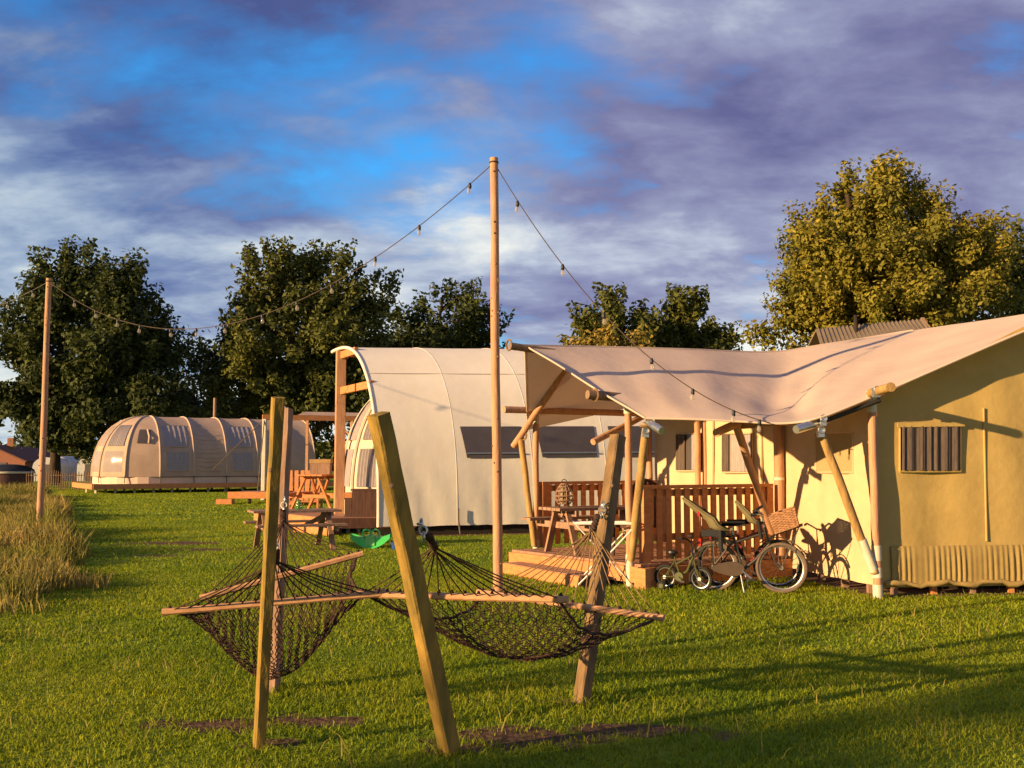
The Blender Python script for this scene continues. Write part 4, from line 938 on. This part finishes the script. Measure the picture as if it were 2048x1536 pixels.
    MB().box(cb+BW*.24+V((0, 0, .42)), (.52, .48, .04), math.atan2(U.y, U.x)).build('seat', M_dark, cr_)
    for s in (-1, 1):
        for q_ in (.02, .44): MB().tube([cb+U*s*.24+BW*q_, cb+U*s*.23+BW*q_+V((0, 0, .42))], .022, 7).build('leg', M_dark, cr_, True)
    # white drying rack standing on the steps
    D = at(1150, 1047, 12.6); E = at(1275, 1047, 12.5); rk = thing('drying_rack', 'folding white drying rack in front of the porch deck', 'drying rack', V((D.x, D.y, 0)))
    M_wh = mat('white_enamel', (.78, .74, .66), None, .4, 5)
    dd = V((0, .38, 0))
    for k in range(5): MB().tube([D+dd*(k/4), E+dd*(k/4)], .010 if k else .017, 6).build('rail', M_wh, rk, True)
    zb = D.z
    for P0, s in ((D, 1), (E, -1)):
        MB().tube([P0, P0+dd], .012, 6).build('end_bar', M_wh, rk, True)
        MB().tube([P0, P0+V((s*.42, .05, -zb*.55)), P0+V((s*.78, .1, -zb+.01))], .011, 6).build('leg', M_wh, rk, True); MB().tube([P0+dd, P0+dd+V((s*.78, -.05, -zb+.01))], .011, 6).build('leg', M_wh, rk, True)
    for k, (a, b) in enumerate(((.30, 1.0), (.62, .95))):
        p = N1+U*a*2.2+V((0, .22, dz)); rd = random.Random(k)
    return t
safari()

# ------------------------------------------------------------------ bicycles
def wheel(par, c, R, ax, tyre, spokes=20, tr=.022, name='wheel'):
    w = MB().ring(c, R-tr, tr, ax, 40, 7).build(name, tyre, par, True)
    MB().ring(c, R-2.3*tr, tr*.42, ax, 36, 5).build('rim', M_steel, w, True); e1 = V(ax).cross(V((0, 0, 1))).normalized()
    sp = MB()
    for k in range(spokes):
        a = 2*math.pi*k/spokes; d = e1*math.cos(a)+V((0, 0, 1))*math.sin(a); o = V(ax)*(.025 if k % 2 else -.025); d2 = e1*math.cos(a+.5)+V((0, 0, 1))*math.sin(a+.5)
        sp.tube([c+o+d2*.03, c+d*(R-2.3*tr)], .0022, 3, False)
    sp.build('spokes', M_frame, w); MB().tube([c-V(ax)*.05, c+V(ax)*.05], .022, 10).build('hub', M_steel, w, True)
    return w
def bicycle(name, label, rear, front, paint, tyre, R=.315, seats=False, basket=False, zs=1.0, chain=True):
    rear = V((rear.x, rear.y, 0)); front = V((front.x, front.y, 0)); x = (front-rear).normalized(); ax = V((x.y, -x.x, 0)); WB = (front-rear).length
    t = thing(name, label, 'bicycle', rear, 'adult bicycles leaning by the railing'); Z = V((0, 0, 1))
    P = lambda a, z, s=0: rear+x*(a*WB)+Z*(z*zs)+ax*s
    wheel(t, P(0, R/zs), R, ax, tyre); wheel(t, P(1, R/zs), R, ax, tyre)
    bb = P(.43, .27); st = P(.30, .70); ht = P(.80, .74); hb = P(.835, .60)
    f = MB(); f.tube([bb, st], .017, 8); f.tube([P(.76, .80), hb+Z*.0], .02, 8); f.tube([st-Z*.10, ht], .016, 8); f.tube([bb, lerp(bb, hb, .5)-Z*.03, hb], .021, 8)
    for s in (-.045, .045): f.tube([P(0, R/zs, s), bb+ax*s*.5], .010, 6); f.tube([P(0, R/zs, s), st-Z*.08+ax*s*.3], .009, 6)
    f.build('frame', paint, t, True)
    fk = MB(); crn = P(.845, .575)
    for s in (-.05, .05): fk.tube([crn, P(.86, .5, s), P(.92, .36, s), P(1, R/zs, s)], .011, 6)
    fk.build('fork', paint, t, True)
    hbx = P(.74, .93); h = MB(); h.tube([P(.76, .80), hbx], .014, 7); h.tube([P(.60, .96, .27), P(.68, .97, .26), P(.75, .94, .12), hbx, P(.75, .94, -.12), P(.68, .97, -.26), P(.60, .96, -.27)], .012, 7)
    hh = h.build('handlebar', M_steel, t, True)
    for s in (-.27, .27): MB().tube([P(.58, .958, s), P(.66, .968, s*.97)], .018, 8).build('grip', M_black, hh, True)
    MB().tube([st, P(.285, .80)], .012, 7).build('seat_post', M_steel, t, True)
    sd = MB(); sd.grid([[P(.285+dx/WB, .83+.02*math.cos(v), wv*math.cos(v)) + Z*(.035*math.sin(v)) for v in [math.pi*k/6 for k in range(7)]] for dx, wv in ((-.13, .06), (-.11, .1), (-.02, .085), (.07, .04), (.14, .025), (.16, .01))]); sd.grid([[P(.285+dx/WB, .81, s*wv) for s in (-1, 0, 1)] for dx, wv in ((-.13, .06), (-.11, .1), (-.02, .085), (.07, .04), (.14, .025), (.16, .01))])
    sd.build('saddle', M_black, t, True)
    for k, c0 in enumerate((P(0, R/zs), P(1, R/zs))):
        a0, a1 = (.15*math.pi, .95*math.pi) if k == 0 else (.12*math.pi, .72*math.pi)
        pts0 = [c0+x*math.cos(a0+(a1-a0)*i/14)*(R+.022)+Z*math.sin(a0+(a1-a0)*i/14)*(R+.022) for i in range(15)]
        MB().grid([[p-ax*.028, p+(p-c0).normalized()*.012, p+ax*.028] for p in pts0]).build('mudguard', M_black, t, True)
    if chain:
        n = 24; cc = []
        for i in range(n):
            a = 2*math.pi*i/n; u = .215+.25*math.cos(a); r = .045+.06*(u+.03)/.5; cc.append(P(u, .29, .06)+Z*(math.sin(a)*r*1.1))
        MB().add(cc+[p+ax*.035 for p in cc], [tuple(range(n)), tuple(reversed(range(n, 2*n)))]+[(i, n+i, n+(i+1) % n, (i+1) % n) for i in range(n)]).build('chaincase', M_chain, t)
    cr = MB(); cr.tube([bb+ax*.10, bb+ax*.10+x*.12-Z*.10], .011, 6); cr.tube([bb-ax*.08, bb-ax*.08-x*.12+Z*.10], .011, 6); cr.build('crank', M_steel, t, True)
    for s, q in ((.15, x*.12-Z*.10), (-.13, -x*.12+Z*.10)): MB().box(bb+ax*s+q, (.09, .07, .022), math.atan2(x.y, x.x)).build('pedal', M_black, t)
    rk = MB(); 
    for s in (-.06, .06): rk.tube([P(-.12, .68, s), P(.28, .68, s)], .008, 5); rk.tube([P(-.02, .68, s), P(0, R/zs, s)], .007, 5)
    for a in (-.1, .02, .14, .26): rk.tube([P(a, .68, -.06), P(a, .68, .06)], .006, 5)
    rk.build('rear_rack', M_black, t, True)
    MB().box(P(-.20, .60), (.03, .07, .09), math.atan2(x.y, x.x)).build('rear_light', M_redr, t)
    MB().tube([P(.40, .25, .07), P(.46, .01, .16)], .008, 6).build('kickstand', M_steel, t)
    if seats:
        # rear child seat: reclined shell with tall back, side wings, foot wells
        def shell(o, sc, nm, m, back=1.0, lean=.42):
            prof = [(.20, -.02), (.16, -.06), (.02, -.05), (-.08, .0), (-.13, .10), (-.13-lean*.25, .28*back), (-.13-lean*.5, .46*back), (-.13-lean*.56, .54*back)]
            wd = [.10, .13, .15, .16, .17, .165, .13, .07]; dp = [.02, .10, .13, .14, .13, .11, .07, .02]; rows = []
            for (a, z), w, dpt in zip(prof, wd, dp):
                r = []
                for k in range(9):
                    u = -1+k/4; side = abs(u)**2.2; r.append(o+x*(a*sc+side*dpt*sc*.9)+Z*(z*sc+side*dpt*sc*.25)+ax*(u*w*sc))
                rows.append(r)
            outer = [[p-x*.018+V((0, 0, -.012)) for p in r] for r in rows]
            mb = MB().grid(rows).grid([list(reversed(r)) for r in outer])
            return mb.build(nm, m, t, True)
        sc = shell(P(.05, .80), .86, 'rear_child_seat', M_child, .78, .62)
        for s in (-1, 1): MB().beam(P(.12, .76, s*.13), P(.13, .50, s*.15), .10, .05, up=x, bev=.015).build('foot_well', M_black, sc)
        MB().box(P(.02, .72), (.30, .22, .08), math.atan2(x.y, x.x)).build('seat_base', M_black, sc)
        MB().box(P(-.20, .98, .09), (.03, .05, .10), math.atan2(x.y, x.x)).build('reflector', M_redr, sc)
        for s in (-.05, .05): MB().tube([P(-.14, 1.02, s), P(-.03, .90, s*1.1), P(.06, .79, s*.6)], .012, 5).build('harness', M_black, sc)
        fs = shell(P(.60, .88), .58, 'front_child_seat', M_child, .8, .4)
        for s in (-1, 1): MB().beam(P(.68, .90, s*.12), P(.72, .66, s*.13), .08, .04, up=x, bev=.012).build('foot_well', M_black, fs)
        MB().tube([P(.66, 1.02, -.12), P(.74, 1.06, -.06), P(.74, 1.06, .06), P(.66, 1.02, .12)], .016, 6).build('grab_bar', M_black, fs, True)
    if basket:
        tl = math.radians(20); bx = x*math.cos(tl)+Z*math.sin(tl); bz = Z*math.cos(tl)-x*math.sin(tl); o = P(.93, .74)
        b = thing('wicker_basket', 'square wicker basket on the front carrier of the near bicycle', 'basket', o)
        def B(u, v, w): k = 1+.10*w; return o+bx*(u*.285*k)+ax*(v*.17*k)+bz*(w*.21)
        rws = MB()
        for i in range(15):
            w = i/14; pts = []
            for (u0, v0), (u1, v1) in (((0, -1), (1, -1)), ((1, -1), (1, 1)), ((1, 1), (0, 1)), ((0, 1), (0, -1))):
                for k in range(8):
                    f_ = k/8; u = u0+(u1-u0)*f_; v = v0+(v1-v0)*f_; wob = .006*(1 if (k+i) % 2 else -1); pts.append(B(u, v, w)+(ax*wob if u0 != u1 else bx*wob))
            pts.append(pts[0]); rws.tube(pts, .0085, 5, False)
        so_ = rws.build('woven_sides', M_wick, b, True); so_['kind'] = 'stuff'
        for k in range(9):
            for v in (-1, 1): MB().tube([B(k/8, v, 0), B(k/8, v, 1.02)], .006, 5).build('stake', M_wick, b)
        for k in range(1, 5):
            for u in (0, 1): MB().tube([B(u, -1+k*.4, 0), B(u, -1+k*.4, 1.02)], .006, 5).build('stake', M_wick, b)
        q = [B(0, -1, 1.02), B(1, -1, 1.02), B(1, 1, 1.02), B(0, 1, 1.02), B(0, -1, 1.02)]; MB().tube(q, .014, 6).build('rim', M_wick, b, True)
        MB().thick([B(0, -1, .02), B(1, -1, .02), B(1, 1, .02), B(0, 1, .02)], .012).build('base', M_wick, b)
        c = MB()
        for s in (-.15, .15): c.tube([P(.80, .62, s*.3), P(.93, .725, s), P(.93, .725, s)+bx*.34], .010, 6); c.tube([P(.93, .725, s)+bx*.3, P(1.02, .35, s*.35)], .006, 5)
        for k in range(4): c.tube([P(.93, .722, -.15)+bx*(.1*k+.02), P(.93, .722, .15)+bx*(.1*k+.02)], .008, 5)
        c.build('front_carrier', M_black, t, True)
    return t
bicycle('bicycle', 'dark adult bicycle with pale tyres, child seats and front basket, nearest bicycle', at(1428, 1180, 12.35), at(1564, 1182, 12.12), M_frame, M_tyre, .31, True, True)
bicycle('bicycle', 'dark red adult bicycle with black tyres behind the pale tyred bicycle', at(1444, 1150, 12.75), at(1556, 1150, 12.6), M_frred, M_tyreb, .31, False, False)
def kid_bike():
    r = gnd(1332, 1178); f = gnd(1378, 1180); f.y = r.y-.16; x = (V((f.x, f.y, 0))-V((r.x, r.y, 0))).normalized(); ax = V((x.y, -x.x, 0)); Z = V((0, 0, 1)); R = .155; r = V((r.x, r.y, 0)); WB = .46
    t = thing('kids_bicycle', 'small yellow green child bicycle with training wheels beside the railing', 'bicycle', r)
    P = lambda a, z, s=0: r+x*(a*WB)+Z*z+ax*s
    wheel(t, P(0, R), R, ax, M_tyreb, 12, .018); wheel(t, P(1, R), R, ax, M_tyreb, 12, .018)
    fr = MB(); fr.tube([P(.42, .17), P(.25, .42)], .013, 7).tube([P(.42, .17), P(.62, .24), P(.80, .42)], .016, 7).tube([P(.32, .32), P(.78, .44)], .012, 7)
    for s in (-.04, .04): fr.tube([P(0, R, s), P(.42, .17, s*.4)], .009, 5).tube([P(0, R, s), P(.28, .36, s*.3)], .008, 5)
    fr.build('frame', M_kid, t, True)
    fk = MB()
    for s in (-.04, .04): fk.tube([P(.83, .38), P(.88, .30, s), P(1, R, s)], .010, 6)
    fk.build('fork', M_kid, t, True)
    MB().tube([P(.80, .42), P(.74, .60)], .012, 6).tube([P(.60, .66, .2), P(.68, .66, .12), P(.74, .60), P(.68, .66, -.12), P(.60, .66, -.2)], .010, 6).build('handlebar', M_black, t, True)
    for s in (-.2, .2): MB().tube([P(.50, .658, s), P(.64, .66, s*.95)], .015, 7).build('grip', M_black, t, True)
    MB().lathe(P(.20, .44), [(.015, -.06), (.04, 0), (.075, .02), (.07, .045), (.02, .055)], 12).build('saddle', M_black, t, True)
    for s in (-.14, .14):
        c = P(-.02, .055, s); MB().ring(c, .045, .014, ax, 18, 6).build('training_wheel', M_tyreb, t, True); MB().tube([P(0, R, s*.4), P(0, R, s*.8), c], .008, 5).tube([c-ax*.015, c+ax*.015], .032, 10).build('stabiliser', M_kid, t, True)
    MB().lathe(P(.42, .17, .04), [(.055, 0), (.06, .006), (.055, .012)], 14, ax).build('chain_guard', M_kid, t)
    for s, q in ((.08, x*.07-Z*.05), (-.08, -x*.07+Z*.05)): MB().tube([P(.42, .17, s*.6), P(.42, .17, s)+q], .008, 5).box(P(.42, .17, s*1.3)+q, (.06, .05, .018), math.atan2(x.y, x.x)).build('pedal', M_black, t)
    for k, c0 in enumerate((P(0, R), P(1, R))):
        pts = [c0+x*math.cos(.3+2.4*i/10)*(R+.018)+Z*math.sin(.3+2.4*i/10)*(R+.018) for i in range(11)]; MB().grid([[p-ax*.022, p+Z*.006, p+ax*.022] for p in pts]).build('mudguard', M_black, t, True)
kid_bike()

# ------------------------------------------------------------------ light poles and bulb strings
def light_pole(label, base, top, r):
    t = thing('light_pole', label, 'pole', base, 'round wooden poles carrying the bulb strings'); log(t, base-V((0, 0, .1)), top, r, M_log, 'pole_shaft', r*.82)
    rd = random.Random(3)
    for i in range(16):
        z = rd.uniform(.05, .97); a = rd.uniform(3.6, 5.8); p = lerp(base, top, z)+V((math.cos(a), math.sin(a), 0))*r*(.99-.18*z)
        MB().lathe(p-V((0, 0, .012)), [(.006, 0), (.012, .006), (.013, .016), (.006, .024)], 8).build('knot', M_loggrey, t, True)
    MB().ring(top-V((0, 0, .06)), r*.9, .010, (0, 0, 1), 16, 5).build('cable_tie', M_cable, t, True)
CP = gnd(996, 1182); CT = at(988, 316, CP.y); LP = gnd(78, 1086); LT = at(98, 557, LP.y)
light_pole('tall round wooden pole in the centre carrying both bulb strings', CP, CT, .062); light_pole('round wooden pole at left in the tall grass, with bulb string', LP, LT, .066)
def string(label, a, b, sag, bulbs, ext=None):
    t = thing('bulb_string', label, 'string lights', a, 'strings of clear bulbs'); n = 60; pts = []
    for i in range(n+1): u = i/n; p = lerp(a, b, u); p.z -= sag*4*u*(1-u); pts.append(p)
    MB().tube(pts, .0065, 5).build('cable', M_cable, t, True)
    def uof(px):
        lo, hi = 0.0, 1.0
        def pxx(u): p = lerp(a, b, u); return 1024+F*p.x/(p.y*math.cos(PITCH)+(p.z-sag*4*u*(1-u)-CAMZ)*math.sin(PITCH))
        inc = pxx(1) > pxx(0)
        for _ in range(40):
            m = (lo+hi)/2
            if (pxx(m) < px) == inc: lo = m
            else: hi = m
        return lo
    for px in bulbs:
        u = uof(px); p = lerp(a, b, u); p.z -= sag*4*u*(1-u); sw = V((.02*math.sin(px), .015*math.cos(px), 0))
        k = MB().lathe(p-V((0, 0, .155))+sw, [(.004, .012), (.021, .022), (.029, .042), (.027, .064), (.018, .085), (.015, .10)], 12).build('bulb', G_bulb, t, True)
        MB().lathe(p-V((0, 0, .06))+sw*.4, [(.018, -.005), (.022, 0), (.022, .045), (.012, .07)], 10).build('socket', M_black, k, True)
        MB().tube([p-V((0, 0, .125))+sw, p-V((0, 0, .07))+sw*.5], .006, 4).build('filament', M_ropelt, k)
string('bulb string sagging between the left pole and the tall centre pole', LT-V((0, 0, .06)), CT-V((0, 0, .06)), 1.52, [150, 190, 236, 281, 340, 392, 448, 524, 593, 662, 751, 839, 941])
ED = at(1540, 846, 11.5)
string('bulb string running from the tall centre pole down to the tent eave', CT-V((0, 0, .06)), ED, .62, [1036, 1125, 1207, 1302, 1386, 1468, 1520])
string('short bulb string leaving the frame at the left edge', LT-V((0, 0, .06)), at(-420, 560, 22), .9, [65, 17, -40])

# ------------------------------------------------------------------ hammocks
def hpost(label, base, top, w, d, face, m):
    """squared post; face = direction its broad side looks"""
    base = V(base); top = V(top); ax = (top-base).normalized(); t = thing('hammock_post', label, 'post', base, 'leaning hammock posts')
    y = V(face); y = (y-ax*y.dot(ax)).normalized(); x = ax.cross(y); n = 14; rows = []; rd = random.Random(int(abs(base.x)*100)); bev = .010
    prof = [(-w/2, -d/2+bev), (-w/2+bev, -d/2), (w/2-bev, -d/2), (w/2, -d/2+bev), (w/2, d/2-bev), (w/2-bev, d/2), (-w/2+bev, d/2), (-w/2, d/2-bev)]
    b0 = base-ax*.15; vs = []; k = len(prof)
    for i in range(n+1):
        p = lerp(b0, top, i/n); e = V((rd.uniform(-1, 1), rd.uniform(-1, 1), 0))*.0022
        vs += [p+x*(a+rd.uniform(-1, 1)*.0016)+y*(b+rd.uniform(-1, 1)*.0016)+e for a, b in prof]
    fs = [(i*k+j, i*k+(j+1) % k, (i+1)*k+(j+1) % k, (i+1)*k+j) for i in range(n) for j in range(k)]+[tuple(reversed(range(k))), tuple(range(n*k, n*k+k))]
    MB().add(vs, fs).build('timber', m, t)
    return t
NLb = V((-1.42, 5.62, 0)); NLt = at(556, 795, 5.25); NRb = V((-.335, 5.50, 0)); NRt = at(757, 828, 5.02)
FLb = V((-1.665, 6.95, 0)); FLt = at(574, 818, 7.35); FRb = V((.468, 6.70, 0)); FRt = at(1236, 872, 7.15)
hA = (FLb-NLb).normalized(); hB = (FRb-NRb).normalized()
pNL = hpost('upright mossy square hammock post at front left', NLb, NLt, .064, .064, (.42, -.9, 0), M_post)
pNR = hpost('leaning mossy square hammock post at front centre', NRb, NRt, .092, .098, (-.72, -.69, 0), M_post)
pFL = hpost('rear hammock post mostly hidden behind the front left post', FLb, FLt, .075, .075, (-.2, -1, 0), M_grey)
pFR = hpost('leaning grey hammock post at right of the right hammock', FRb, FRt, .09, .095, (-.75, -.65, 0), M_postdark)
def hammock(label, a1, l1, r1, a2, l2, r2, sag, name='rope_hammock', seed=0, edge=.25, pw=.75):
    mid = (l1+r1+l2+r2)*.25; t = thing(name, label, 'hammock', V((mid.x, mid.y, mid.z-sag)), 'rope net hammocks'); rd = random.Random(seed); NK = 16
    for a, l, r, rope in ((a1, l1, r1, M_rope), (a2, l2, r2, M_ropelt if seed else M_rope)):
        d = (r-l).normalized(); b = MB().beam(l, r, .045, .040, bev=.01).build('spreader_bar', M_bar, t)
        kn = MB()
        for i in range(NK): kn.lathe(lerp(l, r, (i+.5)/NK)+V((0, 0, .008)), [(.004, -.03), (.013, -.012), (.014, .012), (.005, .03)], 7)
        ko = kn.build('knots', M_rope, b, True); ko['kind'] = 'stuff'
        cvg = lerp(a, (l+r)*.5, .20)
        for i in range(NK):
            p = lerp(l, r, (i+.5)/NK); q = cvg+V((rd.uniform(-1, 1), rd.uniform(-1, 1), rd.uniform(-1, 1)))*.012; m = lerp(q, p, .5)-V((0, 0, .012))
            MB().tube([q, m, p], .0042, 5, False).build('clew_cord', rope, t, True)
        bun = [a, lerp(a, cvg, .35)+V((.008, 0, -.01)), lerp(a, cvg, .7), cvg]
        for k in range(4):
            ph = k*1.57; MB().tube([lerp(a, cvg, u/10)+V((math.cos(ph+u*.9), math.sin(ph+u*.9), .3*math.sin(u*2+k)))*(.014 if u < 10 else .006) for u in range(11)], .011, 6).build('braided_rope', M_rope, t, True)
    def S(u, v):       # u along the bars, v from bar 1 to bar 2
        p = lerp(lerp(l1, r1, .04+.92*u), lerp(l2, r2, .04+.92*u), v); s = 4*v*(1-v); g = math.sin(math.pi*u)**pw
        p.z -= sag*(edge+(1-edge)*g)*s**.85; c = (lerp(l1, r1, .5)+lerp(l2, r2, .5))*.5; p = p+(V((c.x, c.y, p.z))-p)*(.16*s); return p+V((math.sin(u*31+v*17), math.cos(u*23-v*29), math.sin(u*19+v*37)))*.006
    NU, NV_ = 20, 30; net = MB()
    for fam in (-1, 1):
        for st in range(NU*1):
            pts = []
            for k in range(NV_+1):
                v = k/NV_; x = (st+fam*(k % 2)*.5+(0 if fam > 0 else .5)) ; u = min(1, max(0, (x+.25)/NU)); pts.append(S(u, v))
            net.tube(pts, .0038, 5, False)
    for u in (0, 1):
        net.tube([S(u, k/NV_)+V((0, 0, -.004)) for k in range(NV_+1)], .010, 6, False)
    # doubled rope rows across the low middle of the net
    for v in (.42, .5, .58): net.tube([S(k/24, v) for k in range(25)], .0050, 5, False)
    o = net.build('net', M_rope, t, True); o['kind'] = 'stuff'
    return t
def hook(par, p, d):
    o = MB().ring(p+V(d)*.03, .026, .006, (1, .3, 0), 14, 6).ring(p+V(d)*.045-V((0, 0, .035)), .022, .006, (.2, 1, 0), 14, 6).ring(p+V(d)*.05-V((0, 0, .07)), .024, .006, (1, .2, 0), 14, 6).tube([p, p+V(d)*.04], .008, 6).build('hook', M_steel, par, True); return o
aNL = lerp(NLb, NLt, .60)+V((0, .07, 0)); aFL = at(569, 1000, 7.03); aNR = lerp(NRb, NRt, .69)+V((.10, .05, 0)); aFR = at(1203, 1010, 6.92)
hook(pNL, aNL-V((0, .02, 0)), (0, 1, 0)); hook(pFL, aFL+V((0, .03, 0)), (0, -1, 0)); hook(pNR, aNR-V((.02, .03, 0)), (.6, .7, 0)); hook(pFR, aFR+V((.03, .03, 0)), (-.6, -.7, 0))
hammock('deeply sagging brown rope hammock at left behind the front left post', aNL-V((0, -.05, .06)), at(325, 1224, 5.95), at(772, 1186, 6.05), aFL-V((0, .05, .07)), at(400, 1196, 6.6), at(726, 1107, 6.85), .56, seed=0, edge=.10, pw=.9)
hammock('brown rope hammock at right between the leaning front post and grey post', aNR+V((.03, .04, -.06)), at(712, 1188, 6.1), at(1136, 1199, 5.72), aFR-V((.03, .04, .07)), at(955, 1184, 6.8), at(1328, 1236, 6.2), .36, seed=1, edge=.42, pw=.7)
for pst, b, tp in ((pFR, FRb, FRt), (pNR, NRb, NRt), (pNL, NLb, NLt)):
    p = lerp(b, tp, .80)+V((0, -.07, 0)); MB().lathe(p, [(.012, 0), (.014, .006), (.008, .012)], 8, V((-.3, -1, 0))).build('bolt', M_loggrey, pst)
